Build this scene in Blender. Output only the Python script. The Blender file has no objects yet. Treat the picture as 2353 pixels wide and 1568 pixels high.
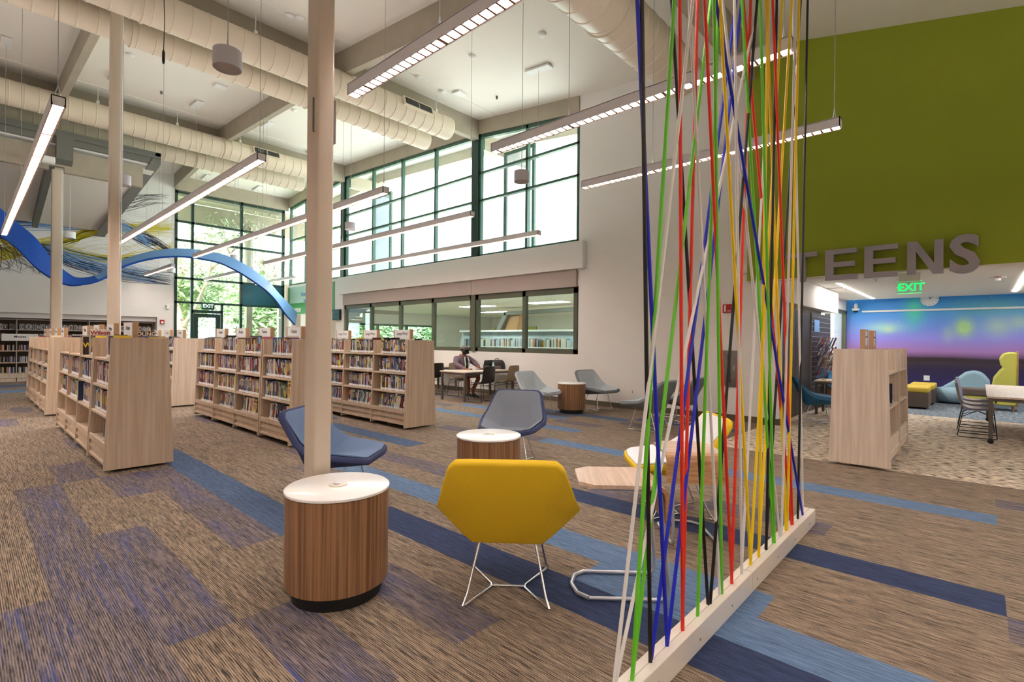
import bpy, bmesh, math, random
from mathutils import Vector, Matrix
random.seed(7)
S=bpy.context.scene; COL=S.collection
# ---------------- camera ----------------
H=1.45; TH=math.radians(42.65); ROLL=.0092; FPX=1165.0
vd=Vector((math.cos(TH),math.sin(TH),0)); rt=Vector((math.sin(TH),-math.cos(TH),0)); up=Vector((0,0,1))
RR=math.cos(ROLL)*rt+math.sin(ROLL)*up; UU=-math.sin(ROLL)*rt+math.cos(ROLL)*up
cd=bpy.data.cameras.new('camera'); cam=bpy.data.objects.new('camera',cd); COL.objects.link(cam)
cd.sensor_width=36; cd.lens=FPX/2353*36; cd.clip_end=300; cd.clip_start=.05
M=Matrix((RR,UU,-vd)).transposed().to_4x4(); M.translation=Vector((0,0,H)); cam.matrix_world=M
S.camera=cam
# ---------------- world / sky / exposure ----------------
W=bpy.data.worlds.new('world'); S.world=W; W.use_nodes=True
bg=W.node_tree.nodes['Background']; bg.inputs[0].default_value=(.86,.94,1,1); bg.inputs[1].default_value=2.6
S.view_settings.view_transform='Standard'; S.view_settings.look='None'
S.view_settings.exposure=1.52; S.view_settings.gamma=1; S.view_settings.use_curve_mapping=False
LAMP=26.0; LAMPC=(1.0,.95,.89)
sun=bpy.data.objects.new('sun',bpy.data.lights.new('sun','SUN')); COL.objects.link(sun)
sun.data.energy=5; sun.data.angle=.02; sun.data.color=(1,.95,.86); sun.rotation_euler=(math.radians(25),math.radians(-12),0)
# ---------------- materials ----------------
def srgb(r,g,b):
    f=lambda c:(c/12.92 if c<=.04045 else ((c+.055)/1.055)**2.4)
    return (f(r/255),f(g/255),f(b/255),1)
MATS={}
def mat(name,rgb,rough=.5,metal=0,noise=0,scale=(8,8,8),bump=0,emit=0,rgb2=None,detail=4,coat=0,lo=.35,hi=.65):
    if name in MATS: return MATS[name]
    m=bpy.data.materials.new(name); m.use_nodes=True; nt=m.node_tree; b=nt.nodes['Principled BSDF']; MATS[name]=m
    c=srgb(*rgb); b.inputs['Base Color'].default_value=c; b.inputs['Roughness'].default_value=rough; b.inputs['Metallic'].default_value=metal
    if coat: b.inputs['Coat Weight'].default_value=coat
    if emit:
        b.inputs['Emission Color'].default_value=c; b.inputs['Emission Strength'].default_value=emit
    if noise or rgb2 or bump:
        tc=nt.nodes.new('ShaderNodeTexCoord'); mp=nt.nodes.new('ShaderNodeMapping'); mp.inputs['Scale'].default_value=scale
        nt.links.new(tc.outputs['Object'],mp.inputs[0]); n=nt.nodes.new('ShaderNodeTexNoise'); n.inputs['Scale'].default_value=1; n.inputs['Detail'].default_value=detail
        nt.links.new(mp.outputs[0],n.inputs['Vector'])
        if noise or rgb2:
            cr=nt.nodes.new('ShaderNodeValToRGB'); cr.color_ramp.elements[0].position=lo; cr.color_ramp.elements[1].position=hi
            c2=srgb(*rgb2) if rgb2 else tuple(min(1,x*(1+noise)) for x in c[:3])+(1,)
            c1=c if rgb2 else tuple(x*(1-noise) for x in c[:3])+(1,)
            cr.color_ramp.elements[0].color=c1; cr.color_ramp.elements[1].color=c2
            nt.links.new(n.outputs[0],cr.inputs[0]); nt.links.new(cr.outputs[0],b.inputs['Base Color'])
        if bump:
            bp=nt.nodes.new('ShaderNodeBump'); bp.inputs['Strength'].default_value=bump; bp.inputs['Distance'].default_value=.01
            nt.links.new(n.outputs[0],bp.inputs['Height']); nt.links.new(bp.outputs[0],b.inputs['Normal'])
    return m
def carpet(name,dark,light,accent=None,acc=.5,ratio=.5):
    m=bpy.data.materials.new(name); m.use_nodes=True; nt=m.node_tree; L=nt.links; N=nt.nodes; b=N['Principled BSDF']; b.inputs['Roughness'].default_value=.95
    tc=N.new('ShaderNodeTexCoord')
    def noise(sc,detail=3,rough=.6):
        mp=N.new('ShaderNodeMapping'); mp.inputs['Scale'].default_value=sc; L.new(tc.outputs['Object'],mp.inputs[0])
        n=N.new('ShaderNodeTexNoise'); n.inputs['Scale'].default_value=1; n.inputs['Detail'].default_value=detail; n.inputs['Roughness'].default_value=rough; L.new(mp.outputs[0],n.inputs['Vector']); return n
    def ramp(n,p0,p1,c0,c1):
        r=N.new('ShaderNodeValToRGB'); r.color_ramp.elements[0].position=p0; r.color_ramp.elements[1].position=p1; r.color_ramp.elements[0].color=c0; r.color_ramp.elements[1].color=c1; L.new(n.outputs[0],r.inputs[0]); return r
    fine=noise((170,9,1),3,.7); mid=noise((55,2.4,1),3,.65); big=noise((3,1.0,1),2)
    a=N.new('ShaderNodeMath'); a.operation='ADD'; L.new(fine.outputs[0],a.inputs[0]); 
    mm=N.new('ShaderNodeMath'); mm.operation='MULTIPLY_ADD'; L.new(mid.outputs[0],mm.inputs[0]); mm.inputs[1].default_value=.6; mm.inputs[2].default_value=-.3; L.new(mm.outputs[0],a.inputs[1])
    sx=N.new('ShaderNodeSeparateXYZ'); L.new(tc.outputs['Object'],sx.inputs[0]); wv=N.new('ShaderNodeMath'); wv.operation='MULTIPLY'; L.new(sx.outputs[0],wv.inputs[0]); wv.inputs[1].default_value=2*math.pi/.0096
    sn=N.new('ShaderNodeMath'); sn.operation='SINE'; L.new(wv.outputs[0],sn.inputs[0]); ln=N.new('ShaderNodeMath'); ln.operation='MULTIPLY_ADD'; L.new(sn.outputs[0],ln.inputs[0]); ln.inputs[1].default_value=.11; L.new(a.outputs[0],ln.inputs[2]); a=ln
    r=ramp(a,.34,.68,srgb(*dark),srgb(*light))
    out=r
    if accent:
        f2=noise((150,1.3,1),2,.6); b2=noise((5,1.2,1),3)
        s=N.new('ShaderNodeMath'); s.operation='MULTIPLY_ADD'; L.new(b2.outputs[0],s.inputs[0]); s.inputs[1].default_value=.45; acc=acc-.17; L.new(f2.outputs[0],s.inputs[2])
        rr=ramp(s,acc+.42,acc+.56,(0,0,0,1),(.75,.75,.75,1))
        mx=N.new('ShaderNodeMix'); mx.data_type='RGBA'; L.new(rr.outputs[0],mx.inputs[0]); L.new(r.outputs[0],mx.inputs[6]); mx.inputs[7].default_value=srgb(*accent)
        L.new(mx.outputs[2],b.inputs['Base Color'])
    else: L.new(r.outputs[0],b.inputs['Base Color'])
    bp=N.new('ShaderNodeBump'); bp.inputs['Strength'].default_value=.5; bp.inputs['Distance'].default_value=.006; L.new(fine.outputs[0],bp.inputs['Height']); L.new(bp.outputs[0],b.inputs['Normal'])
    MATS[name]=m; return m
def glassmat(name,tint=(.93,.98,.97),refl=1.0):
    m=bpy.data.materials.new(name); m.use_nodes=True; nt=m.node_tree; nt.nodes.clear(); L=nt.links
    o=nt.nodes.new('ShaderNodeOutputMaterial'); t=nt.nodes.new('ShaderNodeBsdfTransparent'); t.inputs[0].default_value=tint+(1,)
    g=nt.nodes.new('ShaderNodeBsdfGlossy'); g.inputs['Roughness'].default_value=.01; f=nt.nodes.new('ShaderNodeLayerWeight'); f.inputs[0].default_value=.5; pw=nt.nodes.new('ShaderNodeMath'); pw.operation='POWER'; pw.inputs[1].default_value=5; L.new(f.outputs['Facing'],pw.inputs[0]); ad=nt.nodes.new('ShaderNodeMath'); ad.operation='MULTIPLY_ADD'; ad.inputs[1].default_value=.9; ad.inputs[2].default_value=.04; L.new(pw.outputs[0],ad.inputs[0])
    mu=nt.nodes.new('ShaderNodeMath'); mu.operation='MULTIPLY'; mu.inputs[1].default_value=refl; L.new(ad.outputs[0],mu.inputs[0])
    mx=nt.nodes.new('ShaderNodeMixShader'); L.new(mu.outputs[0],mx.inputs[0]); L.new(t.outputs[0],mx.inputs[1]); L.new(g.outputs[0],mx.inputs[2]); L.new(mx.outputs[0],o.inputs[0]); MATS[name]=m; return m
def wood(name,c1,c2,scale=(30,30,1.2),rough=.45):
    return mat(name,c1,rough,rgb2=c2,scale=scale,detail=6,lo=.38,hi=.64)
G=lambda n:MATS[n]
mat('wall_white',(236,234,231),.7,noise=.01,scale=(1,1,1)); mat('ceiling_white',(236,232,225),.8); mat('band_white',(235,235,235),.6)
mat('green_paint',(150,164,42),.75,noise=.02,scale=(1,1,1)); mat('beam_taupe',(172,162,146),.7,noise=.05,scale=(2,2,2))
mat('frame_green',(52,88,72),.45); mat('frame_olive',(88,92,76),.5); mat('frame_dark',(18,52,44),.4); mat('steel_cream',(205,190,172),.35,noise=.02,scale=(3,3,1)); mat('steel_grey',(112,112,108),.5)
mat('duct_cream',(222,208,190),.4); mat('base_brown',(98,86,72),.6); mat('shade_mauve',(176,164,160),.7)
mat('alu',(195,192,198),.35,metal=.3); mat('lamp_side',(236,232,238),.5); mat('louver',(170,120,96),.4); mat('can_grey',(190,184,190),.5); mat('cable',(170,170,172),.4,metal=.5)
mat('chrome',(225,225,228),.12,metal=1); mat('silver',(196,196,204),.28,metal=.7); mat('black',(14,13,13),.5); mat('blackplastic',(42,38,38),.4); mat('darkmetal',(96,88,82),.45)
mat('white',(238,238,238),.5); mat('white_lam',(240,236,234),.3,coat=.3); mat('white_frost',(225,228,232),.4)
wood('ash',(192,168,144),(210,190,168),(26,26,1.0)); wood('ash_pale',(204,186,168),(222,206,190),(26,26,1.0)); wood('ash_edge',(176,140,104),(196,160,124)); wood('ashtop',(205,188,172),(222,208,195),(2,40,40))
wood('walnut',(112,78,52),(160,118,82),(70,70,1.0),.38); wood('walnut_flat',(165,118,76),(196,152,110),(6,70,70),.38)
wood('tablet_top',(196,166,144),(214,188,168),(3,60,60),.35)
mat('yellow_fabric',(224,184,26),.85,noise=.06,scale=(260,260,260),bump=.15); mat('white_fabric',(226,222,226),.85,noise=.03,scale=(260,260,260))
mat('navy_fabric',(52,60,98),.85,noise=.12,scale=(300,300,300),bump=.15); mat('blue_grey_fabric',(118,124,136),.85,noise=.08,scale=(260,260,260)); mat('blue_denim',(98,118,152),.85,noise=.08,scale=(260,260,260))
mat('grey_fabric',(176,186,193),.85,noise=.05,scale=(260,260,260)); mat('grey_fabric_dark',(116,122,128),.85,noise=.05,scale=(260,260,260)); mat('teal_fabric',(36,100,142),.75,noise=.06,scale=(260,260,260))
mat('sky_fabric',(146,176,196),.85,noise=.04,scale=(200,200,200)); mat('lime_fabric',(196,194,92),.85,noise=.06,scale=(200,200,200)); mat('brown_fabric',(98,84,76),.85,noise=.06,scale=(200,200,200)); mat('mustard_fabric',(206,178,68),.8,noise=.06,scale=(200,200,200))
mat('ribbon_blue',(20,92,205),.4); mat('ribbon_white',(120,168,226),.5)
mat('panel_teal',(10,84,98),.5); mat('sign_green',(60,150,90),.5); mat('sign_aqua',(176,212,204),.5)
for n,c in dict(red=(232,52,30),green=(104,200,40),blue=(16,32,190),yellow=(244,206,4),white=(222,218,214),black=(20,14,12)).items(): mat('cord_'+n,c,.45)
mat('cord_box',(222,212,200),.25,coat=.4)
carpet('carpet_taupe',(50,41,36),(168,146,124),(86,84,108),.62)
carpet('carpet_purple',(42,38,48),(140,124,118),(58,72,132),.50)
carpet('carpet_navy',(22,30,58),(52,68,108),None)
carpet('carpet_steel',(46,64,94),(82,104,138),None)
carpet('carpet_light',(64,86,118),(110,136,170),None)
def tan():
    m=bpy.data.materials.new('carpet_tan'); m.use_nodes=True; nt=m.node_tree; L=nt.links; b=nt.nodes['Principled BSDF']; b.inputs['Roughness'].default_value=.95
    return m
mat('carpet_tan',(72,54,46),.95,rgb2=(238,220,198),scale=(60,9,10),detail=8,lo=.42,hi=.53,bump=.4)
mat('carpet_teen_blue',(62,56,60),.95,rgb2=(150,168,184),scale=(42,16,10),detail=6,lo=.42,hi=.60)
glassmat('glass_clear'); glassmat('glass_low',(.80,.93,.89),1.6)
mat('foliage',(180,196,156),.8,rgb2=(232,236,214),scale=(2,2,2)); mat('foliage_dark',(130,158,110),.8,rgb2=(190,208,160),scale=(2,2,2)); mat('bark',(150,118,100),.9,rgb2=(205,190,180),scale=(5,5,2)); mat('grass_out',(196,205,150),.95,noise=.1)
mat('skin',(150,92,66),.55); mat('hoodie',(118,98,110),.9,noise=.1,scale=(80,80,80)); mat('shorts',(158,146,142),.9,noise=.08,scale=(60,60,60)); mat('capgrey',(122,112,108),.9)
mat('tanplastic',(150,132,106),.45); mat('exit_green',(10,210,70),.4,emit=1.1); mat('exit_dark',(6,60,44),.4); mat('exit_letters',(200,240,220),.4,emit=.25)
mat('alarm_red',(176,24,32),.4); mat('book_page',(226,214,192),.8); mat('book_label',(240,240,240),.5); mat('brushed',(140,136,132),.35,metal=.8,noise=.15,scale=(2,2,60)); mat('text_dark',(60,58,58),.6); mat('letters_grey',(158,154,162),.45,metal=.1)
mat('seatpad_blue',(150,160,198),.7)
# ---------------- mesh builder ----------------
class MB:
    def __init__(s): s.v=[]; s.f=[]; s.m=[]; s.T=None
    def add(s,vs,fs,mi=0):
        o=len(s.v)
        for p in vs:
            p=Vector(p); s.v.append(s.T@p if s.T else p)
        for f in fs: s.f.append([i+o for i in f]); s.m.append(mi)
    def box(s,x0,x1,y0,y1,z0,z1,mi=0):
        s.add([(x0,y0,z0),(x1,y0,z0),(x1,y1,z0),(x0,y1,z0),(x0,y0,z1),(x1,y0,z1),(x1,y1,z1),(x0,y1,z1)],[(0,3,2,1),(4,5,6,7),(0,1,5,4),(1,2,6,5),(2,3,7,6),(3,0,4,7)],mi); return s
    def hexa(s,P,mi=0): s.add(P,[(0,3,2,1),(4,5,6,7),(0,1,5,4),(1,2,6,5),(2,3,7,6),(3,0,4,7)],mi); return s
    def prism(s,poly,d,mi=0):   # poly: list of 3d pts, d: extrude vector
        n=len(poly); d=Vector(d); a=[Vector(p) for p in poly]; s.add(a+[p+d for p in a],[tuple(range(n-1,-1,-1)),tuple(range(n,2*n))]+[(i,(i+1)%n,n+(i+1)%n,n+i) for i in range(n)],mi); return s
    def tube(s,pts,r,n=8,mi=0,closed=False,ry=None):
        pts=[Vector(p) for p in pts]; k=len(pts); rings=[]; prev=None
        for i,p in enumerate(pts):
            if closed: t=(pts[(i+1)%k]-pts[i-1])
            else: t=pts[min(i+1,k-1)]-pts[max(i-1,0)]
            t.normalize()
            if prev is None:
                a=Vector((0,0,1)) if abs(t.z)<.9 else Vector((1,0,0)); u=t.cross(a).normalized()
            else:
                u=prev-t*prev.dot(t); u=u.normalized() if u.length>1e-6 else t.orthogonal().normalized()
            prev=u; w=t.cross(u); rr=r[i] if isinstance(r,(list,tuple)) else r
            rings.append([p+u*rr*math.cos(2*math.pi*j/n)+w*(ry or rr)*math.sin(2*math.pi*j/n) for j in range(n)])
        vs=[q for R_ in rings for q in R_]; fs=[]
        for i in range(k if closed else k-1):
            for j in range(n):
                a=i*n+j; b=i*n+(j+1)%n; c=((i+1)%k)*n+(j+1)%n; d=((i+1)%k)*n+j; fs.append((a,b,c,d))
        if not closed: fs+= [tuple(range(n-1,-1,-1)),tuple(range((k-1)*n,k*n))]
        s.add(vs,fs,mi); return s
    def lathe(s,prof,c=(0,0,0),n=32,axis='z',mi=0,sx=1,sy=1,cap=True):
        vs=[];k=len(prof)
        for r,h in prof:
            for j in range(n):
                a=2*math.pi*j/n; u,v=r*math.cos(a)*sx,r*math.sin(a)*sy
                p={'z':(u,v,h),'x':(h,u,v),'y':(v,h,u)}[axis]; vs.append((p[0]+c[0],p[1]+c[1],p[2]+c[2]))
        fs=[(i*n+j,i*n+(j+1)%n,(i+1)*n+(j+1)%n,(i+1)*n+j) for i in range(k-1) for j in range(n)]
        if cap: fs+=[tuple(range(n-1,-1,-1)),tuple(range((k-1)*n,k*n))]
        s.add(vs,fs,mi); return s
    def grid(s,P,mi=0):
        r=len(P); c=len(P[0]); s.add([q for row in P for q in row],[(i*c+j,i*c+j+1,(i+1)*c+j+1,(i+1)*c+j) for i in range(r-1) for j in range(c-1)],mi); return s
    def build(s,name,mats,parent=None,smooth=False,bevel=0,seg=2,solid=0,sub=0,off=-1):
        me=bpy.data.meshes.new(name); me.from_pydata([tuple(v) for v in s.v],[],s.f)
        if not isinstance(mats,(list,tuple)): mats=[mats]
        for m in mats: me.materials.append(G(m) if isinstance(m,str) else m)
        me.polygons.foreach_set('material_index',s.m); me.update()
        if smooth:
            me.polygons.foreach_set('use_smooth',[True]*len(me.polygons))
            try: me.set_sharp_from_angle(angle=math.radians(smooth if smooth is not True else 40))
            except Exception: pass
        o=bpy.data.objects.new(name,me); COL.objects.link(o)
        if parent is not None: o.parent=parent
        if solid: md=o.modifiers.new('s','SOLIDIFY'); md.thickness=solid; md.offset=off
        if sub: md=o.modifiers.new('u','SUBSURF'); md.levels=sub; md.render_levels=sub
        if bevel: md=o.modifiers.new('b','BEVEL'); md.width=bevel; md.segments=seg; md.limit_method='ANGLE'; md.angle_limit=math.radians(35)
        return o
def tag(o,label=None,cat=None,group=None,kind=None):
    if label: o['label']=label
    if cat: o['category']=cat
    if group: o['group']=group
    if kind: o['kind']=kind
    return o
def thing(name,label,cat,loc=(0,0,0),rz=0,group=None):
    o=bpy.data.objects.new(name,None); o.empty_display_size=.1; COL.objects.link(o); o.location=loc; o.rotation_euler=(0,0,rz)
    return tag(o,label,cat,group)
def struct(o): o['kind']='structure'; return o
KIDS={}
def dup(root,loc,rz=0,label=None,group=None,scale=None):
    def cp(o,par):
        c=o.copy(); COL.objects.link(c); c.parent=par
        for ch in [x for x in ALLCH.get(o.name,[])]: cp(ch,c)
        return c
    ALLCH={}
    for x in root.children_recursive: ALLCH.setdefault(x.parent.name,[]).append(x)
    r=cp(root,None); r.location=loc; r.rotation_euler=(0,0,rz)
    if label: r['label']=label
    if group: r['group']=group
    if scale: r.scale=scale
    return r
def text_mesh(name,txt,size,mats,parent=None,extrude=.002,M_=None,offset=0,align='CENTER'):
    cu=bpy.data.curves.new('t','FONT'); cu.body=txt; cu.size=size; cu.extrude=extrude; cu.align_x=align; cu.align_y='CENTER'; cu.offset=offset; cu.resolution_u=3
    ob=bpy.data.objects.new('t',cu); COL.objects.link(ob); dg=bpy.context.evaluated_depsgraph_get(); me=bpy.data.meshes.new_from_object(ob.evaluated_get(dg)); bpy.data.objects.remove(ob); bpy.data.curves.remove(cu)
    me.name=name
    if M_: me.transform(M_)
    me.materials.clear(); me.materials.append(G(mats)); o=bpy.data.objects.new(name,me); COL.objects.link(o)
    if parent is not None: o.parent=parent
    return o
# frames for text: on a surface facing -X (reads along -Y), facing -Y (reads along +X)
def faceNX(p): return Matrix(((0,0,-1,p[0]),(-1,0,0,p[1]),(0,1,0,p[2]),(0,0,0,1)))
def faceNY(p): return Matrix(((1,0,0,p[0]),(0,0,-1,p[1]),(0,1,0,p[2]),(0,0,0,1)))
def interp(pts,y):
    if y<=pts[0][0]: return pts[0][1]
    for (a,b),(c,d) in zip(pts,pts[1:]):
        if y<=c: return b+(d-b)*(y-a)/(c-a)
    return pts[-1][1]
ROOF=[(-7,5.6),(-.42,6.05),(2.36,6.66),(3.13,6.85),(6.93,7.22),(10.44,7.64),(17.77,8.03),(22.6,7.66)]
roofz=lambda y:interp(ROOF,y)
XW=9.8; YF=22.6
# ======================= STRUCTURE =======================
# floor : carpet planks
PX,PY,X0,Y0=.3133,.97,.66,.85
def plank(k,j,x,y):
    # designed blue bands
    def rng(a,b): return a<=y<=b
    if k==3 and rng(3.77,7.68): return 3
    if k==5 and rng(-1.1,3.77): return 2
    if k==7 and rng(.85,5.7): return 4
    if k==6 and rng(-3,1.83): return 4
    if k==10 and rng(-.12,3.8): return 2
    if k==16 and rng(-.12,4.73): return 4
    if k==19 and rng(4.7,8.65): return 4
    if k==11 and rng(5.7,9.6): return 3
    if k==12 and rng(8.6,10.6): return 3
    if k==24 and rng(4.7,7.7): return 3
    if k==25 and rng(1.8,4.8): return 3
    if k==22 and rng(5.7,8.6): return 4
    if rng(18.3,19.3) and x<2: return 4
    if rng(20.2,21.2) and x<1.6: return 3
    if k==-1 and rng(-2,6.7): return 1
    if k==0 and (rng(2.8,4.75) or rng(6.6,7.7)): return 1
    if k==2 and rng(3.75,6.7): return 1
    if k==1 and rng(1.8,2.8): return 1
    if k==3 and rng(1.8,2.8): return 1
    rn=random.random()
    return 1 if rn<(.10 if x<1.3 else .07) else 0
fb=MB()
ks=range(-31,30)
for k in ks:
    x0=X0+PX*k; x1=min(x0+PX,XW)
    if x0>=XW: continue
    off=0
    for j in range(-8,24):
        y0=Y0+PY*j+off; y1=min(y0+PY,YF+.6)
        if y0>YF+.6: continue
        xm,ym=(x0+x1)/2,(y0+y1)/2
        if xm>7.2 and ym<2.33 : mi=5
        elif xm>8.9 and ym<2.9: mi=5
        else: mi=plank(k,j,xm,ym)
        fb.add([(x0,y0,0),(x1,y0,0),(x1,y1,0),(x0,y1,0)],[(0,1,2,3)],mi)
fb.add([(XW,-5,0),(13.4,-5,0),(13.4,3.2,0),(XW,3.2,0)],[(0,1,2,3)],5)
fb.add([(13.4,-5,0),(18.4,-5,0),(18.4,3.2,0),(13.4,3.2,0)],[(0,1,2,3)],6)
fb.add([(XW,3.2,0),(24,3.2,0),(24,24,0),(XW,24,0)],[(0,1,2,3)],5)
struct(fb.build('floor',['carpet_taupe','carpet_purple','carpet_navy','carpet_steel','carpet_light','carpet_tan','carpet_teen_blue']))
# ceiling (upper face of roof boards), slightly thick
cb=MB()
for (a,za),(b,zb) in zip(ROOF,ROOF[1:]):
    cb.hexa([(-9,a,za),(XW+1.6,a,za),(XW+1.6,b,zb),(-9,b,zb),(-9,a,za+.15),(XW+1.6,a,za+.15),(XW+1.6,b,zb+.15),(-9,b,zb+.15)])
struct(cb.build('ceiling','ceiling_white'))
sm=MB()
for y in (16.9,9.6,5.0,12.9): 
    for x0,x1 in ((-9,XW),): sm.hexa([(x0,y-.012,roofz(y-.012)-.012),(x1,y-.012,roofz(y-.012)-.012),(x1,y+.012,roofz(y+.012)-.012),(x0,y+.012,roofz(y+.012)-.012)]+[(x0,y-.012,roofz(y)+.01),(x1,y-.012,roofz(y)+.01),(x1,y+.012,roofz(y)+.01),(x0,y+.012,roofz(y)+.01)])
struct(sm.build('trim_1','band_white'))
# ceiling panel things: beams
def beamX(y,x0,x1,d,w,label):
    z=roofz(y); b=MB(); b.box(x0,x1,y-w/2,y+w/2,z-d,z-.02); b.box(x0,x1,y-w/2-.03,y+w/2+.03,z-d-.03,z-d)
    return struct(b.build('trim_beam','beam_taupe'))
n_tr=[1]
def trim(mb,m,**k): n_tr[0]+=1; return struct(mb.build('trim_%d'%n_tr[0],m,**k))
for y,d in ((3.1,.62),(10.44,.55),(17.77,.62)):
    z=roofz(y); b=MB(); b.box(-9,XW-.02,y-.09,y+.09,z-d,z+.03); trim(b,'beam_taupe')
for x in (5.5,1.7,-2.2,-6):
    b=MB()
    ys=[-6,-.42,3.0,6.93,10.35]
    for a,c in zip(ys,ys[1:]): b.hexa([(x-.07,a,roofz(a)-.5),(x+.07,a,roofz(a)-.5),(x+.07,c,roofz(c)-.5),(x-.07,c,roofz(c)-.5),(x-.07,a,roofz(a)+.02),(x+.07,a,roofz(a)+.02),(x+.07,c,roofz(c)+.02),(x-.07,c,roofz(c)+.02)])
    trim(b,'beam_taupe')
    for a,c in ((10.54,17.67),(17.88,22.5)):
        if x<3 and a>17: continue
        b=MB(); b.hexa([(x-.07,a,roofz(a)-.5),(x+.07,a,roofz(a)-.5),(x+.07,c,roofz(c)-.5),(x-.07,c,roofz(c)-.5),(x-.07,a,roofz(a)+.02),(x+.07,a,roofz(a)+.02),(x+.07,c,roofz(c)+.02),(x-.07,c,roofz(c)+.02)])
        trim(b,'beam_taupe')
# right wall X=XW : solid parts
wr=MB(); T=.2
WB=[(6.94,10.36),(10.6,17.70),(17.95,22.55)]   # window bays (y)
wtop=lambda y:interp([(6.9,6.83),(10.44,7.25),(17.7,7.62),(22.55,7.25)],y)
def wslab(y0,y1,z0,z1): wr.box(XW,XW+T,y0,y1,z0,z1)
def wslope(y0,y1,z0): wr.hexa([(XW,y0,z0),(XW+T,y0,z0),(XW+T,y1,z0),(XW,y1,z0),(XW,y0,roofz(y0)+.05),(XW+T,y0,roofz(y0)+.05),(XW+T,y1,roofz(y1)+.05),(XW,y1,roofz(y1)+.05)])
wslope(3.13,6.92,0); wslab(2.6,3.13,0,2.555)
wslab(6.92,17.75,0,1.15); wslab(6.92,22.6,3.1,3.8)
wslab(17.75,22.6,2.5,3.1); wslab(17.75,18.3,0,2.5); wslab(20.6,21.3,0,2.5); wslab(22.2,22.6,0,2.5)
wslab(18.3,20.6,0,.9)
struct(wr.build('wall_right','wall_white'))
b=MB()
for ya,yb in ((6.93,10.44),(10.44,17.75),(17.75,22.6)):
    b.hexa([(XW-.03,ya,wtop(ya)),(XW+.12,ya,wtop(ya)),(XW+.12,yb,wtop(yb)),(XW-.03,yb,wtop(yb)),(XW-.03,ya,roofz(ya)+.02),(XW+.12,ya,roofz(ya)+.02),(XW+.12,yb,roofz(yb)+.02),(XW-.03,yb,roofz(yb)+.02)])
trim(b,'beam_taupe')
# ledge band
b=MB(); b.box(XW-.04,XW+.1,10.42,10.58,1.15,2.76); trim(b,'frame_olive')
b=MB(); b.box(-8.9,4.94,YF+.12,YF+.3,2.05,2.22); trim(b,'band_white')
b=MB(); b.box(XW-.14,XW,6.72,17.9,3.15,3.79); trim(b,'band_white',bevel=.01)
b=MB(); b.box(XW-.06,XW+.02,6.95,10.42,2.74,3.15); b.box(XW-.06,XW+.02,10.56,17.68,2.74,3.15); b.box(XW-.05,XW,10.42,10.56,2.74,3.15); trim(b,'shade_mauve',bevel=.006)
# thin rail line on white wall
b=MB(); b.box(XW-.012,XW,3.2,5.2,2.43,2.455); trim(b,'band_white')
# windows: upper
def win(n,y0,y1,mull,trans,z0,ztop,mframe,mglass,fw=.07,xo=0.0,split=True):
    w=thing('window_%d'%n,None,None,(0,0,0)); w['kind']='structure'
    f=MB(); x0,x1=XW+.02+xo,XW+.13+xo
    f.box(x0,x1,y0,y1,z0,z0+fw)
    f.hexa([(x0,y0,ztop(y0)-fw-.03),(x1,y0,ztop(y0)-fw-.03),(x1,y1,ztop(y1)-fw-.03),(x0,y1,ztop(y1)-fw-.03),(x0,y0,ztop(y0)+.03),(x1,y0,ztop(y0)+.03),(x1,y1,ztop(y1)+.03),(x0,y1,ztop(y1)+.03)])
    for y in [y0+fw/2,y1-fw/2]+list(mull): f.hexa([(x0,y-fw/2,z0),(x1,y-fw/2,z0),(x1,y+fw/2,z0),(x0,y+fw/2,z0),(x0,y-fw/2,ztop(y)-.01),(x1,y-fw/2,ztop(y)-.01),(x1,y+fw/2,ztop(y)-.01),(x0,y+fw/2,ztop(y)-.01)])
    for z in trans: f.box(x0,x1,y0,y1,z-.03,z+.03); 
    f.build('window_frame',mframe,w)
    es=[y0]+list(mull)+[y1]
    for a,c in zip(es,es[1:]):
        g=MB(); g.hexa([(x0+.05,a,z0),(x0+.062,a,z0),(x0+.062,c,z0),(x0+.05,c,z0),(x0+.05,a,ztop(a)),(x0+.062,a,ztop(a)),(x0+.062,c,ztop(c)),(x0+.05,c,ztop(c))]); g.build('pane',mglass,w)
    return w
win(1,6.94,10.36,[8.59],[5.38,6.15],3.8,wtop,'frame_green','glass_clear')
win(2,10.6,17.68,[12.32,14.06,15.81],[5.38,6.15],3.8,wtop,'frame_green','glass_clear')
win(3,17.95,22.5,[19.4,21.0],[5.0,5.8],3.8,wtop,'frame_green','glass_clear')
for y in (10.48,17.82): b=MB(); b.box(XW-.04,XW+.16,y-.12,y+.12,3.79,roofz(y)-.3); trim(b,'frame_dark')
lt=lambda y:2.74
win(4,6.95,10.44,[8.62],[],1.15,lt,'frame_olive','glass_low',.11,-.02)
win(5,10.56,17.66,[12.35,14.08,15.84],[],1.15,lt,'frame_olive','glass_low',.11,-.02)
# baseboard
b=MB(); b.box(XW-.015,XW,2.6,17.75,0,.11); struct(b.build('baseboard_right','base_brown'))
# far wall Y=YF
wf=MB(); 
def fs(x0,x1,z0,z1,y0=YF,y1=YF+.2): wf.box(x0,x1,y0,y1,z0,z1)
fs(-9,5.5,2.22,3.46); fs(4.95,5.5,0,2.22)
fs(-9,5.5,3.46,8.0)
fs(-9,5.0,0,2.3,YF+.62,YF+.8); fs(4.95,5.05,0,2.3,YF+.2,YF+.62); wf.box(-9,4.95,YF+.2,YF+.62,2.22,2.3)
fs(5.5,9.8,7.25,8.1)
struct(wf.build('wall_far','wall_white'))
b=MB(); b.box(5.5,9.8,YF-.04,YF+.1,7.12,7.75); trim(b,'beam_taupe')
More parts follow.
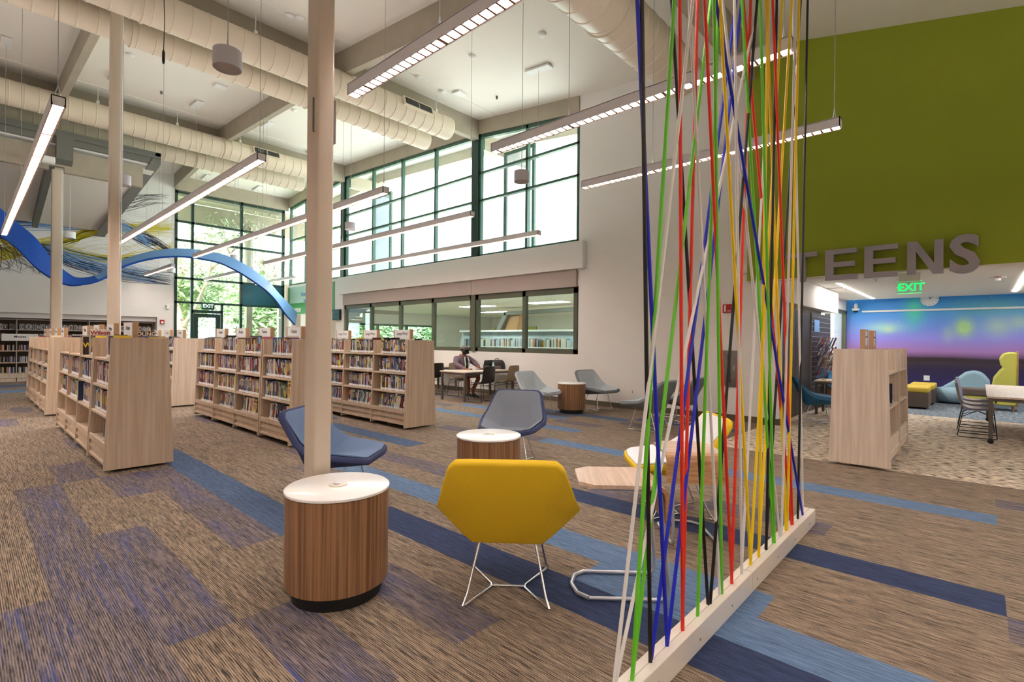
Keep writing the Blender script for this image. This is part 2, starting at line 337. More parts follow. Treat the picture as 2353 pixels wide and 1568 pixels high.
# exit window wall
w=thing('window_6',None,None); w['kind']='structure'
f=MB(); fy0,fy1=YF-.02,YF+.1
for x in (5.53,6.08,7.87,9.6): f.box(x-.045,x+.045,fy0,fy1,0 if x>5.6 else 0,7.12)
f.box(7.11,7.19,fy0,fy1,0,2.83)
for z in (7.05,5.94,5.22,3.76,2.83): f.box(5.5,9.64,fy0,fy1,z-.04,z+.04)
f.box(6.08,7.15,fy0,fy1,2.44,2.56)
f.build('window_frame','frame_dark',w)
for xa,xb,za,zb in [(5.55,6.06,0,7.1),(6.1,7.85,2.85,7.1),(7.89,9.58,3.76,7.1),(7.89,9.58,0,2.8),(7.2,7.83,0,2.8),(6.1,7.1,2.56,2.8)]:
    g=MB(); g.box(xa,xb,YF+.04,YF+.05,za,zb); g.build('pane','glass_clear',w)
g=MB(); g.box(7.89,9.58,YF,YF+.06,2.85,3.72); g.build('infill_panel','panel_teal',w)
d=thing('door_1',None,None); d['kind']='structure'
f=MB(); f.box(6.14,6.3,fy0+.02,fy1-.01,0,2.42); f.box(6.93,7.09,fy0+.02,fy1-.01,0,2.42); f.box(6.3,6.93,fy0+.02,fy1-.01,2.27,2.42); f.box(6.3,6.93,fy0+.02,fy1-.01,0,.25); f.build('door_frame','frame_dark',d)
g=MB(); g.box(6.3,6.93,YF+.04,YF+.05,.25,2.27); g.build('pane','glass_clear',d)
# other bounding walls
b=MB(); b.box(-9.2,-9,-7,23.4,0,8.2); struct(b.build('wall_left','wall_white'))
b=MB(); b.box(-9.2,18.6,-7.2,-7,0,8.2); struct(b.build('wall_near','wall_white'))
# green beam wall over the teen opening
b=MB(); 
ys=[-5.2,-.42,2.36,3.12]
for a,c in zip(ys,ys[1:]): b.hexa([(XW-.1,a,2.58),(XW+.12,a,2.58),(XW+.12,c,2.58),(XW-.1,c,2.58),(XW-.1,a,roofz(a)+.05),(XW+.12,a,roofz(a)+.05),(XW+.12,c,roofz(c)+.05),(XW-.1,c,roofz(c)+.05)])
struct(b.build('wall_green','green_paint'))
# teen room shell
b=MB(); b.box(XW-.08,17.7,-5.2,3.3,2.74,2.9); b.box(17.7,18.5,-5.2,3.3,3.06,3.16); b.box(17.62,17.7,-5.2,3.3,2.9,3.1); b.box(XW-.09,XW+.12,-5.2,3.12,2.56,2.59); struct(b.build('ceiling_teen','ceiling_white'))
b=MB(); b.box(18.3,18.5,-5.2,3.3,0,3.1); b.box(XW+.1,XW+.3,-5.3,-5.2,0,2.8); b.box(XW,18.5,-5.4,-5.2,0,2.8); b.box(-3,XW,-5.4,-5.2,0,0.01)
struct(b.build('wall_teen_far','wall_white'))
b=MB(); b.box(XW+T+.002,13.6,2.98,3.18,0,2.738); b.box(13.6,18.3,2.98,3.18,0,1.12); b.box(13.6,18.3,2.98,3.18,2.45,2.8); struct(b.build('wall_teen_left','wall_white'))
b=MB(); b.box(XW+T+.002,14.9,2.605,2.975,2.22,2.738); trim(b,'wall_white')
b=MB(); b.box(10.02,14.0,2.8,2.97,2.12,2.22); trim(b,'shade_mauve')
b=MB(); b.box(XW,XW+T,2.588,2.6,0,.11); struct(b.build('baseboard_teen','base_brown'))
w=thing('window_7',None,None); w['kind']='structure'
f=MB()
for x in (13.65,15.9,18.2): f.box(x-.07,x+.07,2.97,3.08,1.12,2.45)
f.box(13.6,18.3,2.97,3.08,1.1,1.2); f.box(13.6,18.3,2.97,3.08,2.36,2.46); f.build('window_frame','frame_olive',w)
for a,c in ((13.7,15.85),(15.95,18.15)): g=MB(); g.box(a,c,3.02,3.03,1.2,2.36); g.build('pane','glass_clear',w)
g=MB()
for i in range(26): z=1.22+i*.044; g.box(13.72,18.13,3.05,3.07,z,z+.004)
g.build('blind','white',w)
# mural (aurora)
def aurora():
    m=bpy.data.materials.new('aurora_print'); m.use_nodes=True; nt=m.node_tree; L=nt.links; N=nt.nodes; b=N['Principled BSDF']; b.inputs['Roughness'].default_value=.45
    tc=N.new('ShaderNodeTexCoord'); sp=N.new('ShaderNodeSeparateXYZ'); L.new(tc.outputs['Object'],sp.inputs[0])
    nz=N.new('ShaderNodeTexNoise'); nz.inputs['Scale'].default_value=.8; nz.inputs['Detail'].default_value=3; L.new(tc.outputs['Object'],nz.inputs['Vector'])
    def mth(op,a,b_=None,c=None):
        n=N.new('ShaderNodeMath'); n.operation=op
        for i,v in enumerate((a,b_,c)):
            if v is None: continue
            if isinstance(v,(int,float)): n.inputs[i].default_value=v
            else: L.new(v,n.inputs[i])
        return n.outputs[0]
    z=mth('MULTIPLY_ADD',nz.outputs[0],.14,sp.outputs[2]); z=mth('SUBTRACT',z,.07); t=mth('DIVIDE',z,2.8)
    cr=N.new('ShaderNodeValToRGB'); L.new(t,cr.inputs[0]); e=cr.color_ramp.elements
    stops=[(0,(34,26,52)),(.13,(52,42,100)),(.27,(44,34,72)),(.34,(62,44,58)),(.35,(52,34,40)),(.385,(56,36,42)),(.39,(98,66,102)),(.45,(172,122,190)),(.58,(150,138,236)),(.72,(104,146,240)),(.85,(64,156,238)),(1,(40,144,236))]
    e[0].position=0; e[0].color=srgb(*stops[0][1]); e[1].position=1; e[1].color=srgb(*stops[-1][1])
    for p,c in stops[1:-1]: q=e.new(p); q.color=srgb(*c)
    cur=cr.outputs[0]
    def blob(y,zc,sy,sz,col,st,cur):
        dy=mth('DIVIDE',mth('SUBTRACT',sp.outputs[1],y),sy); dz=mth('DIVIDE',mth('SUBTRACT',sp.outputs[2],zc),sz)
        d=mth('ADD',mth('MULTIPLY',dy,dy),mth('MULTIPLY',dz,dz)); g=mth('EXPONENT',mth('MULTIPLY',d,-1.0)); g=mth('MULTIPLY',g,st)
        g=mth('MULTIPLY',g,mth('ADD',nz.outputs[0],.5))
        mx=N.new('ShaderNodeMix'); mx.data_type='RGBA'; L.new(g,mx.inputs[0]); L.new(cur,mx.inputs[6]); mx.inputs[7].default_value=srgb(*col); mx.clamp_factor=True; return mx.outputs[2]
    for a in [(.3,1.93,.18,.22,(196,240,110),1.3),(.62,1.75,.12,.2,(190,216,170),.5),(-.35,1.95,.28,.26,(186,214,196),.9),(-.75,2.05,.2,.2,(180,210,196),.8),(2.05,1.95,.45,.16,(160,214,220),1.0),(1.95,1.88,.14,.09,(200,226,190),.7),(1.35,2.45,.22,.4,(80,216,190),1.0),(-.2,2.45,.9,.25,(90,190,180),.6),(0.2,2.0,1.0,.6,(110,150,205),.35)]:
        cur=blob(*a,cur)
    vo=N.new('ShaderNodeTexVoronoi'); vo.inputs['Scale'].default_value=5.5; L.new(tc.outputs['Object'],vo.inputs['Vector'])
    st=mth('LESS_THAN',vo.outputs['Distance'],.045); st=mth('MULTIPLY',st,mth('GREATER_THAN',sp.outputs[2],1.7))
    mx=N.new('ShaderNodeMix'); mx.data_type='RGBA'; L.new(st,mx.inputs[0]); L.new(cur,mx.inputs[6]); mx.inputs[7].default_value=(.9,.95,1,1); L.new(mx.outputs[2],b.inputs['Base Color'])
    MATS['aurora_print']=m
aurora()
g=MB(); g.box(18.28,18.3,-5.1,2.97,.1,3.05); tag(g.build('wall_print','aurora_print'),'full-wall print of a blue and green aurora over a dark lake and hills','wall print')
g=MB(); g.box(18.27,18.3,-5.1,2.97,0,.1); struct(g.build('baseboard_far','black'))
# ======================= COLUMNS =======================
def column(x,y,a,b_,ztop,label,extra=False):
    t=thing('steel_column',label,'column',(x,y,0),0,None)
    m=MB(); 
    # rounded square hollow section
    poly=[]; r=.02
    for cx,cy,a0 in ((a/2-r,b_/2-r,0),(-a/2+r,b_/2-r,90),(-a/2+r,-b_/2+r,180),(a/2-r,-b_/2+r,270)):
        for k in range(5): an=math.radians(a0+k*22.5); poly.append((cx+r*math.cos(an),cy+r*math.sin(an),0))
    m.prism(poly,(0,0,ztop)); m.build('post','steel_cream',t,smooth=True)
    m=MB(); m.box(-a*.8,a*.8,-b_*.8,b_*.8,0,.015); m.build('base_plate','steel_cream',t)
    if extra:
        m=MB(); m.box(-a/2-.006,-a/2+.004,-b_*.5,-b_*.42,0,0.01); 
        m.tube([(a/2+.012,-b_/2+.02,.02),(a/2+.012,-b_/2+.02,ztop)],.009,8); m.build('conduit','white',t,smooth=True)
    return t
c1=column(1.562,3.139,.118,.15,6.3,'cream steel column standing behind the nearest round side table')
m=MB(); m.tube([(-.062,-.03,2.78),(-.062,-.03,2.98)],.006,6); m.tube([(-.062,-.03,2.78),(-.075,-.06,2.755)],.006,6); m.build('hook','steel_grey',c1)
m=MB(); m.box(.06,.075,-.06,.0,2.72,3.0); m.build('bracket','steel_grey',c1)
column(1.68,10.44,.14,.17,7.15,'cream steel column rising between the near bookcases at left',True)
column(1.66,17.77,.2,.2,5.8,'pale steel column farthest away, under the low dark-framed ceiling',True)
# ======================= LOW CEILING AT LEFT =======================
b=MB(); b.box(-9,1.5,17.69,17.85,5.77,6.35); b.box(1.8,3.5,17.69,17.85,5.77,6.35); b.box(1.5,1.8,17.69,17.85,5.9,6.35); trim(b,'beam_taupe')
b=MB(); b.hexa([(-9,17.86,6.33),(3.8,17.86,6.33),(3.3,22.55,5.15),(-9,22.55,5.15),(-9,17.86,6.45),(3.8,17.86,6.45),(3.3,22.55,5.27),(-9,22.55,5.27)]); trim(b,'ceiling_white')
b=MB(); b.box(-9,3.86,17.52,17.62,6.46,6.62); b.box(-9,3.88,17.45,17.56,6.62,6.68); b.box(-9,3.88,17.5,17.6,6.68,6.8); trim(b,'steel_grey')
b=MB(); b.box(-9,3.6,17.62,17.9,6.42,6.46); trim(b,'band_white')
b=MB(); b.hexa([(3.62,17.5,6.45),(3.88,17.5,6.45),(3.36,22.5,4.95),(3.1,22.5,4.95),(3.78,17.5,6.8),(3.9,17.5,6.8),(3.42,22.5,5.3),(3.3,22.5,5.3)]); trim(b,'steel_grey')
b=MB(); b.hexa([(1.5,17.9,5.95),(1.64,17.9,5.95),(1.64,22.3,4.95),(1.5,22.3,4.95),(1.5,17.9,6.36),(1.64,17.9,6.36),(1.64,22.3,5.25),(1.5,22.3,5.25)]); trim(b,'steel_grey')
b=MB(); b.hexa([(1.62,17.45,6.05),(1.95,17.45,6.05),(1.95,17.45,6.62),(1.62,17.45,6.62),(1.62,17.69,5.95),(1.95,17.69,5.95),(1.95,17.69,6.62),(1.62,17.69,6.62)]); trim(b,'steel_grey')
t=thing('emergency_light','white twin-head emergency light beside the far pale column top','emergency light',(1.45,17.4,5.93))
m=MB(); m.box(-.18,.14,-.1,.2,-.06,.09); m.build('housing','white',t,bevel=.02); m=MB(); m.box(-.17,.13,-.12,-.0,-.1,-.06); m.build('lens','white_frost',t,bevel=.01)
# ======================= DUCTS =======================
def duct(y,z,r,x0,x1,label,flanges,vent=None,seam=.27,rev=False):
    t=thing('air_duct',label,'duct',(0,y,z))
    pr=[]; x=x0; k=0
    pr.append((r*.6,x0)); pr.append((r*.97,x0)); pr.append((r,x0+.02))
    n=int((x1-x0)/seam)
    for i in range(1,n):
        xx=x0+seam*i; pr+=[(r,xx-.012),(r+.010,xx-.005),(r+.010,xx+.005),(r,xx+.012)]
    pr+=[(r,x1-.02),(r*.97,x1),(r*.6,x1)]
    m=MB(); m.lathe(pr,(0,0,0),40,'x'); m.build('tube','duct_cream',t,smooth=18)
    for xf in flanges: m=MB(); m.lathe([(r+.001,xf-.02),(r+.022,xf-.016),(r+.022,xf+.016),(r+.001,xf+.02)],(0,0,0),40,'x',cap=False); m.build('collar','duct_cream',t,smooth=50)
    for xh in vent[1] if vent else []:
        m=MB(); m.tube([(xh,0,r-.01),(xh,0,roofz(y)-z-.0)],.008,6); m.box(xh-.03,xh+.03,-.03,.03,r-.02,r+.09); m.build('hanger','white',t)
    for xv in (vent[0] if vent else []):
        m=MB(); a=-.42
        m.T=Matrix.Translation((xv,0,0))@Matrix.Rotation(math.radians(-18),4,'X')
        m.box(-.42,.42,-r-.05,-r+.1,-.10,.12)
        m.build('grille_frame','duct_cream',t)
        m=MB(); m.T=Matrix.Translation((xv,0,0))@Matrix.Rotation(math.radians(-18),4,'X')
        m.box(-.38,.38,-r-.053,-r-.049,-.07,.09,1)
        for i in range(30):
            xx=-.375+i*.0255; m.box(xx,xx+.006,-r-.060,-r-.052,-.07,.09,2)
        m.box(-.005,.005,-r-.066,-r-.052,-.07,.09,0); m.build('grille',['duct_cream','black','steel_grey'],t)
    return t
duct(10.02,6.86,.275,-9,8.4,'cream round duct, near upper one of the pair ahead of the middle beam',[-3.2,1.95,5.05],([7.25],[3.7,5.6,8.0]))
duct(11.08,6.86,.235,-9,8.52,'cream round duct just beyond and below the upper near duct',[-3.2,2.0,5.2],([],[3.0,6.0]))
duct(17.15,7.30,.30,-9,8.1,'cream round duct of the far pair, running above the dark soffit edge',[-3,2.9,5.4],([6.6],[2.4,4.2,5.9]))
duct(18.7,7.25,.27,-9,8.6,'cream round duct at the very back, partly behind the far upper duct',[-2,2.9,5.1],([],[3.5]))
duct(3.86,6.12,.37,-9,8.55,'large tan round duct high up near the green wall',[-2.4,6.1],([],[3,5.9]),.3)
# ======================= LINEAR LAMPS =======================
def lamp_bar(x,y0,y1,z,label,cable_ys=None,cells=.085,grp='long linear pendant lights'):
    t=thing('linear_lamp',label,'pendant light',(x,y0,z),0,grp); L=y1-y0; w=.055
    m=MB(); m.box(-w,-w+.008,0,L,-.02,.075); m.box(w-.008,w,0,L,-.02,.075); m.box(-w,w,0,L,.07,.08); m.box(-w,w,0,.008,-.02,.08); m.box(-w,w,L-.008,L,-.02,.08)
    m.build('housing','lamp_side',t)
    m=MB(); m.add([(-w+.01,.02,.005),(w-.01,.02,.005),(w-.01,L-.02,.005),(-w+.01,L-.02,.005)],[(0,3,2,1)]); m.add([(-w+.015,.05,.082),(w-.015,.05,.082),(w-.015,L-.05,.082),(-w+.015,L-.05,.082)],[(0,1,2,3)],1); m.build('diffuser',[LM,LM_FILL],t)  # lower face is the lamp diffuser; glowing top strip is added ceiling fill
    m=MB(); n=int(L/cells)
    for i in range(1,n):
        yy=L*i/n; wd=.016 if i%12==0 else .009; m.box(-w+.008,w-.008,yy-wd,yy+wd,-.018,.002)
    m.box(-w+.008,-w+.014,0,L,-.018,.003); m.box(w-.014,w-.008,0,L,-.018,.003)
    m.build('louvre','louver',t)
    cy=cable_ys if cable_ys is not None else [.06,L/2,L-.06]
    for c in cy:
        zt=roofz(y0+c)-z
        m=MB(); m.tube([(-.03,c-.02,.08),(0,c,.2),(0,c,zt)],.0035,5); m.tube([(.03,c+.02,.08),(0,c,.2)],.0035,5); m.build('cable','cable',t)
    for c in (cy[0],cy[-1]) if len(cy)>1 else cy:
        y=y0+c; zt=roofz(y)-z; sl=(roofz(y+.3)-roofz(y-.3))/.6
        m=MB(); m.T=Matrix.Translation((0,c,zt-.035))@Matrix.Rotation(math.atan(sl),4,'X'); m.box(-.09,.09,-.32,.32,-.02,.02); m.build('canopy','white',t)
    return t
m_=bpy.data.materials.new('lamp_diffuser'); m_.use_nodes=True; b_=m_.node_tree.nodes['Principled BSDF']; b_.inputs['Base Color'].default_value=(1,1,1,1); b_.inputs['Emission Color'].default_value=(*LAMPC,1); b_.inputs['Emission Strength'].default_value=LAMP; LM=m_; MATS['lamp_diffuser']=m_; LM_FILL=m_.copy(); LM_FILL.name='lamp_uplight'; LM_FILL.node_tree.nodes['Principled BSDF'].inputs['Emission Strength'].default_value=3.5; LM2=m_.copy(); LM2.name='lamp_flat'; LM2.node_tree.nodes['Principled BSDF'].inputs['Emission Strength'].default_value=8; MATS['lamp_flat']=LM2  # the weaker uplight copy is an invented glow, added to brighten the ceiling
ZL=3.7
lamp_bar(2.42,.9,4.25,ZL,'linear lamp directly above, running out of the top edge in front of the column',[.06,2.1])
lamp_bar(4.27,1.06,4.25,ZL,'linear lamp crossing the coloured cords, upper of the two on the right',[.06,2.1])
lamp_bar(6.12,1.06,4.25,ZL,'linear lamp below it, ending in front of the green wall',[.06,2.1])
lamp_bar(.62,6.55,15.8,ZL,'steep linear lamp at the left edge of the picture')
lamp_bar(2.53,6.62,15.85,ZL,'linear lamp right of the slim cream column, second row from left')
lamp_bar(4.36,6.65,16.0,ZL,'linear lamp passing behind the big near column, third row')
lamp_bar(6.2,6.7,15.9,ZL,'linear lamp in front of the upper windows, fourth row')
lamp_bar(8.2,6.8,17.1,ZL,'lowest-looking linear lamp running along the window wall')
for x,s in ((4.48,'short linear lamp in front of the painted far wall'),(6.38,'short linear lamp before the glazed far wall, left of the teal panel'),(8.28,'short linear lamp before the corner windows above the teal panel')):
    lamp_bar(x,18.6,22.1,ZL,s)
# the same rows continue in the part of the hall behind and beside the photographer
for x,y0,y1 in ((-1.3,6.6,15.8),(-3.2,6.6,15.8),(-5.1,6.6,15.8),(-7.0,6.6,15.8),(-1.3,-4.5,4.2),(-3.2,-4.5,4.2),(-5.1,-4.5,4.2),(.7,-5,-.6),(2.6,-5,-.6),(4.5,-5,-.6),(6.3,-5,-.6)):
    lamp_bar(x,y0,y1,ZL,'linear lamp outside the picture, %s, row %s'%('beyond its left edge' if y0>0 else 'behind the viewpoint',{-1.3:'nearest',-3.2:'second',-5.1:'third',-7.0:'fourth',.7:'ahead of the cord screen',2.6:'over the floor box side',4.5:'nearer the green wall',6.3:'closest to the green wall'}[x]),[.06])
# ======================= PENDANT SPEAKERS =======================
def speaker(x,y,z,label,r=.125,h=.17,col='can_grey'):
    t=thing('pendant_speaker',label,'speaker',(x,y,z),0,'round pendant speakers')
    m=MB(); m.lathe([(r*.93,.012),(r*.97,0),(r,.004),(r,h),(r*.98,h+.004),(.01,h+.006)],(0,0,0),40); m.build('can',col,t,smooth=40)
    m=MB(); m.lathe([(r*.9,.01),(r*.9,.012)],(0,0,0),40); m.build('grille','shade_mauve',t,smooth=40)
    m=MB(); m.tube([(0,0,h),(0.004,0,h+.2),(0,0,roofz(y)-z)],.0045,6); m.tube([(.02,.02,h),(0,0,h+.18)],.003,5); m.build('cable','cable',t)
    return t
speaker(1.72,5.35,4.05,'largest grey can speaker hanging at top, left of the near column')
speaker(1.88,11.0,4.1,'grey can speaker overlapping the slim cream column')
speaker(6.3,5.62,4.1,'grey can speaker hanging in front of the near upper window')
speaker(6.35,11.2,4.1,'small grey can speaker just right of the near column')
speaker(1.95,18.0,4.1,'white can speaker before the far mural',col='white')
speaker(6.25,18.6,4.1,'small can speaker before the glazed far wall',col='white')
speaker(5.0,21.0,3.75,'smallest can speaker, above the exit door',col='white')
# cable with connector hanging
t=thing('hanging_cable','black cable end dangling in mid air left of centre','cable',(1.9,7.5,0)); 
# ======================= CEILING BITS =======================
def ceil_disc(px,py,nm,label,cat,r,h,sq=False,m='white',k=0):
    # point on roof along picture ray, solved numerically in world space
    d=vd*FPX+RR*(px-1176.5)-UU*(py-784); lo,hi=.5,60
    for _ in range(60):
        mid=(lo+hi)/2; p=Vector((0,0,H))+d/FPX*mid
        if p.z>roofz(p.y): hi=mid
        else: lo=mid
    p=Vector((0,0,H))+d/FPX*lo
    b=MB(); sl=(roofz(p.y+.2)-roofz(p.y-.2))/.4
    b.T=Matrix.Rotation(math.atan(sl),4,'X')
    if sq: b.box(-r,r,-r,r,-h,.0)
    else: b.lathe([(r*.7,-h),(r,-h*.6),(r,0)],(0,0,0),20)
    o=b.build(nm,m,None,smooth=40); o.location=(p.x,p.y,p.z-.004); tag(o,label,cat); return o
for px,py,l in ((1246,77,'smoke detector on the ceiling right of the top lamp'),(961,175,'smoke detector near the duct, centre ceiling'),(1086,128,'smoke detector beside the long lamp cable'),(689,38,'smoke detector in the top bay left of the near column'),(665,33,'flat round detector at upper left bay'),(1016,209,'smoke detector close to the window beam'),(300,125,'detector beyond the slim column, left ceiling bay'),(676,252,'small detector behind the near column')):
    ceil_disc(px,py,'smoke_detector',l,'smoke detector',.075,.045)
for px,py,l in ((1056,213,'square white access point on ceiling near the window beam'),(507,197,'square white access point over the middle left bay')):
    ceil_disc(px,py,'access_point',l,'access point',.13,.04,True)
for px,py,l in ((371,210,'sprinkler head in the middle left bay'),(1457,149,'sprinkler head right of the big tan duct'),(1142,221,'sprinkler head by the upper window')):
    ceil_disc(px,py,'sprinkler_head',l,'sprinkler',.03,.07,m='steel_grey')
# ======================= RIBBON =======================
def ribbon():
    pts=[(-.6,13.0,4.55),(.15,14.5,4.1),(.62,15.5,3.83),(1.0,16.3,3.62),(1.38,16.8,3.2),(1.80,17.2,2.93),(2.15,17.6,2.93),(2.6,18,3.12),(3.1,18.1,3.55),(3.75,18.2,3.88),(4.4,18.2,4.06),(5.0,18.2,4.1),(5.7,18.2,4.04),(6.3,18.3,3.85),(7.0,18.6,3.55),(7.6,19.0,3.25),(8.3,19.6,2.78),(9.0,20.0,2.25)]
    K=[max(1,18.4/p[1]) for p in pts]; pts=[(p[0]*k,p[1]*k,1.45+(p[2]-1.45)*k) for p,k in zip(pts,K)]
    wd=[.42,.42,.44,.46,.42,.30,.22,.2,.22,.25,.28,.3,.32,.36,.42,.46,.5,.52]
    wd=[w*(1.0 if i<5 else 1.2)*k for i,(w,k) in enumerate(zip(wd,K))]
    tl=[.2,.2,.25,.3,.4,.6,.9,1.0,.95,.85,.75,.65,.55,.45,.4,.35,.3,.3]
    # resample smooth
    P=[Vector(p) for p in pts]; out=[]
    def cr(a,b,c,d,t): return .5*((2*b)+(c-a)*t+(2*a-5*b+4*c-d)*t*t+(3*b-a-3*c+d)*t**3)
    for i in range(len(P)-1):
        a=P[max(i-1,0)];b=P[i];c=P[i+1];d=P[min(i+2,len(P)-1)]
        for k in range(6):
            t=k/6; out.append((cr(a,b,c,d,t),wd[i]*(1-t)+wd[i+1]*t,tl[i]*(1-t)+tl[i+1]*t))
    out.append((P[-1],wd[-1],tl[-1]))
    vs=[];fs=[];mi=[]
    th=.07
    m=MB(); prev=None; rings=[]
    for i,(p,w,a) in enumerate(out):
        t=(out[min(i+1,len(out)-1)][0]-out[max(i-1,0)][0]).normalized()
        side=Vector((0,0,1)).cross(t).normalized(); upv=t.cross(side).normalized()*-1
        if upv.z<0: upv=-upv
        q=Vector((-side.y*0,0,0)); 
        ddir=(upv*math.cos(a)+side*math.sin(a)).normalized(); nn=t.cross(ddir).normalized()
        rings.append([p-ddir*w/2-nn*th/2,p+ddir*w/2-nn*th/2,p+ddir*w/2+nn*th/2,p-ddir*w/2+nn*th/2])
    flat=[v for r in rings for v in r]; o=len(m.v); m.v+=flat
    for i in range(len(rings)-1):
        for j in range(4):
            m.f.append([i*4+j,i*4+(j+1)%4,(i+1)*4+(j+1)%4,(i+1)*4+j]); m.m.append(0)
    m.f+= [[3,2,1,0],[(len(rings)-1)*4+k for k in range(4)]]; m.m+=[0,0]
    return m
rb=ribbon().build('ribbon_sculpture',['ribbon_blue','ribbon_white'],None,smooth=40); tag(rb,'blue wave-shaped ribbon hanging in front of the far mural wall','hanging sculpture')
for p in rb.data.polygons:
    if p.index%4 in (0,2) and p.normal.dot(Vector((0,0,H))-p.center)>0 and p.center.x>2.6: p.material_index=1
# ======================= FAR WALL MURAL =======================
def strand(m,pts,w,mi,y):
    P=[Vector((p[0],p[1])) for p in pts]; n=18; L=[]
    k=len(P)-1
    def cr(a,b,c,d,t): return .5*((2*b)+(c-a)*t+(2*a-5*b+4*c-d)*t*t+(3*b-a-3*c+d)*t**3)
    for i in range(k):
        a=P[max(i-1,0)];b=P[i];c=P[i+1];d=P[min(i+2,k)]
        for q in range(6): L.append(cr(a,b,c,d,q/6))
    L.append(P[-1]); N=len(L); vs=[];fs=[]
    for i,p in enumerate(L):
        t=(L[min(i+1,N-1)]-L[max(i-1,0)]); t.normalize(); s=Vector((-t.y,t.x))*w*.5*(1-.7*abs(2*i/(N-1)-1)**2)
        vs+=[(p.x+s.x,y,p.y+s.y),(p.x-s.x,y,p.y-s.y)]
    for i in range(N-1): fs.append((2*i,2*i+1,2*i+3,2*i+2))
    m.add(vs,fs,mi)
mu=MB(); R_=random.Random(3)
def bundle(base,n,spread,w,mi,jit=.12,fan=None):
    for i in range(n):
        u=R_.gauss(0,1); pts=[]
        for j,(x,z) in enumerate(base):
            f=fan[j] if fan else 1
            pts.append((max(-3,min(5.48,x+R_.gauss(0,jit))),max(3.47,min(6.9,z+u*spread*f+R_.gauss(0,jit*.35)))))
        strand(mu,pts,w*R_.uniform(.5,1.3),mi,YF-.003-.0005*(i%4)-.001*mi)
mat('mural_yellow',(206,190,20),.6); mat('mural_navy',(24,30,66),.6); mat('mural_black',(48,46,52),.6); mat('mural_blue',(110,156,210),.6); mat('mural_grey',(190,186,184),.6)
bundle([(-.5,3.6),(1.0,4.15),(2.2,4.62),(3.0,5.05),(3.9,5.35),(5.4,5.6)],46,.10,.022,0,.08,[1.6,1.2,1,.7,.8,1.6])
bundle([(-.6,4.3),(.6,4.55),(1.8,4.35),(3.4,4.2),(4.4,4.4),(5.45,4.85)],44,.09,.022,0,.07,[2,1.2,1,.7,1,1.8])
bundle([(-.2,3.5),(.6,3.9),(1.3,4.25),(2.0,4.4),(2.8,4.3)],22,.12,.02,0,.08)
bundle([(-1,4.9),(.6,5.1),(1.5,5.25),(2.3,5.35),(3.1,5.5)],32,.1,.022,1,.07,[.6,.8,1,1,.6])
bundle([(-1,4.9),(.6,5.0),(1.5,5.12),(2.3,5.2),(3.0,5.4)],22,.12,.02,3,.07)
bundle([(3.0,5.75),(3.8,5.5),(4.5,5.15),(5.0,4.95),(5.45,4.6)],26,.07,.02,1,.06)
bundle([(2.9,5.7),(3.6,5.45),(4.3,5.2),(4.7,4.9)],24,.1,.018,3,.08)
bundle([(-.6,5.0),(.6,4.7),(1.6,4.35),(2.6,3.95),(3.8,3.75),(5.3,3.55)],34,.12,.018,1,.07,[.7,.6,.7,1.0,1.1,1.6])
bundle([(1.8,4.4),(2.6,4.05),(3.6,3.85),(5.0,3.6)],26,.16,.016,3,.08,[.5,1,1,1.2])
bundle([(-1.5,5.9),(-.5,5.6),(.3,4.9),(.9,4.4),(1.2,3.6)],18,.3,.012,2,.25)
bundle([(1.0,4.4),(1.5,3.9),(1.7,3.5)],16,.1,.012,2,.25); bundle([(.2,4.5),(.5,4.0),(.6,3.5)],14,.1,.012,2,.3)
bundle([(3.4,6.0),(4.0,6.3),(4.7,6.62),(5.2,6.75)],12,.1,.016,2,.08)
for i in range(16):
    cx,cz=4.6+R_.gauss(0,.08),5.05+R_.gauss(0,.05); a=R_.uniform(.2,.5); bb=a*.45; ph=R_.uniform(0,.6)
    strand(mu,[(cx+a*math.cos(q)*math.cos(.3)-bb*math.sin(q)*math.sin(.3),cz-a*math.cos(q)*math.sin(.3)+bb*math.sin(q)) for q in [ph+k*.7 for k in range(9)]],.014,2,YF-.006)
for i in range(9):
    a=.25+i*.1; strand(mu,[(4.3+a*math.cos(q),6.2+.6*a*math.sin(q)) for q in [k*.7+i for k in range(9)]],.010,4,YF-.006)
bundle([(2.3,4.9),(3.3,4.8),(4.3,4.3),(5.3,4.0)],14,.5,.008,4,.2); bundle([(2,3.9),(3,4.6),(4,4.7),(5,5.4)],12,.4,.008,0,.2)
tag(mu.build('wall_mural',['mural_yellow','mural_navy','mural_black','mural_blue','mural_grey']),'painted mural of swirling yellow, blue and black lines on the far wall','mural')
# alarm, camera on far wall
t=thing('fire_alarm','red fire alarm on the far white wall, left of the exit door','fire alarm',(5.1,YF,2.05)); m=MB(); m.box(-.07,.07,-.05,0,-.08,.08); m.build('body','alarm_red',t,bevel=.008); m=MB(); m.lathe([(.045,-.055),(.045,-.05)],(0,0,-.02),16,'y'); m.build('strobe','white',t)
m=MB(); m.box(-.05,.05,-.06,0,-.09,.09); o=m.build('motion_sensor','white',bevel=.02); o.location=(5.28,YF,2.62); tag(o,'small white sensor high on far wall above the red alarm','sensor')
# exit sign at door
t=thing('exit_sign','dark green exit sign above the glazed exit door','exit sign',(6.62,YF-.06,2.72)); m=MB(); m.box(-.23,.23,-.03,.03,-.14,.14); m.build('panel','exit_dark',t,bevel=.01); text_mesh('lettering','EXIT',.19,'exit_letters',t,.002,faceNY((0,-.034,0)),.006)
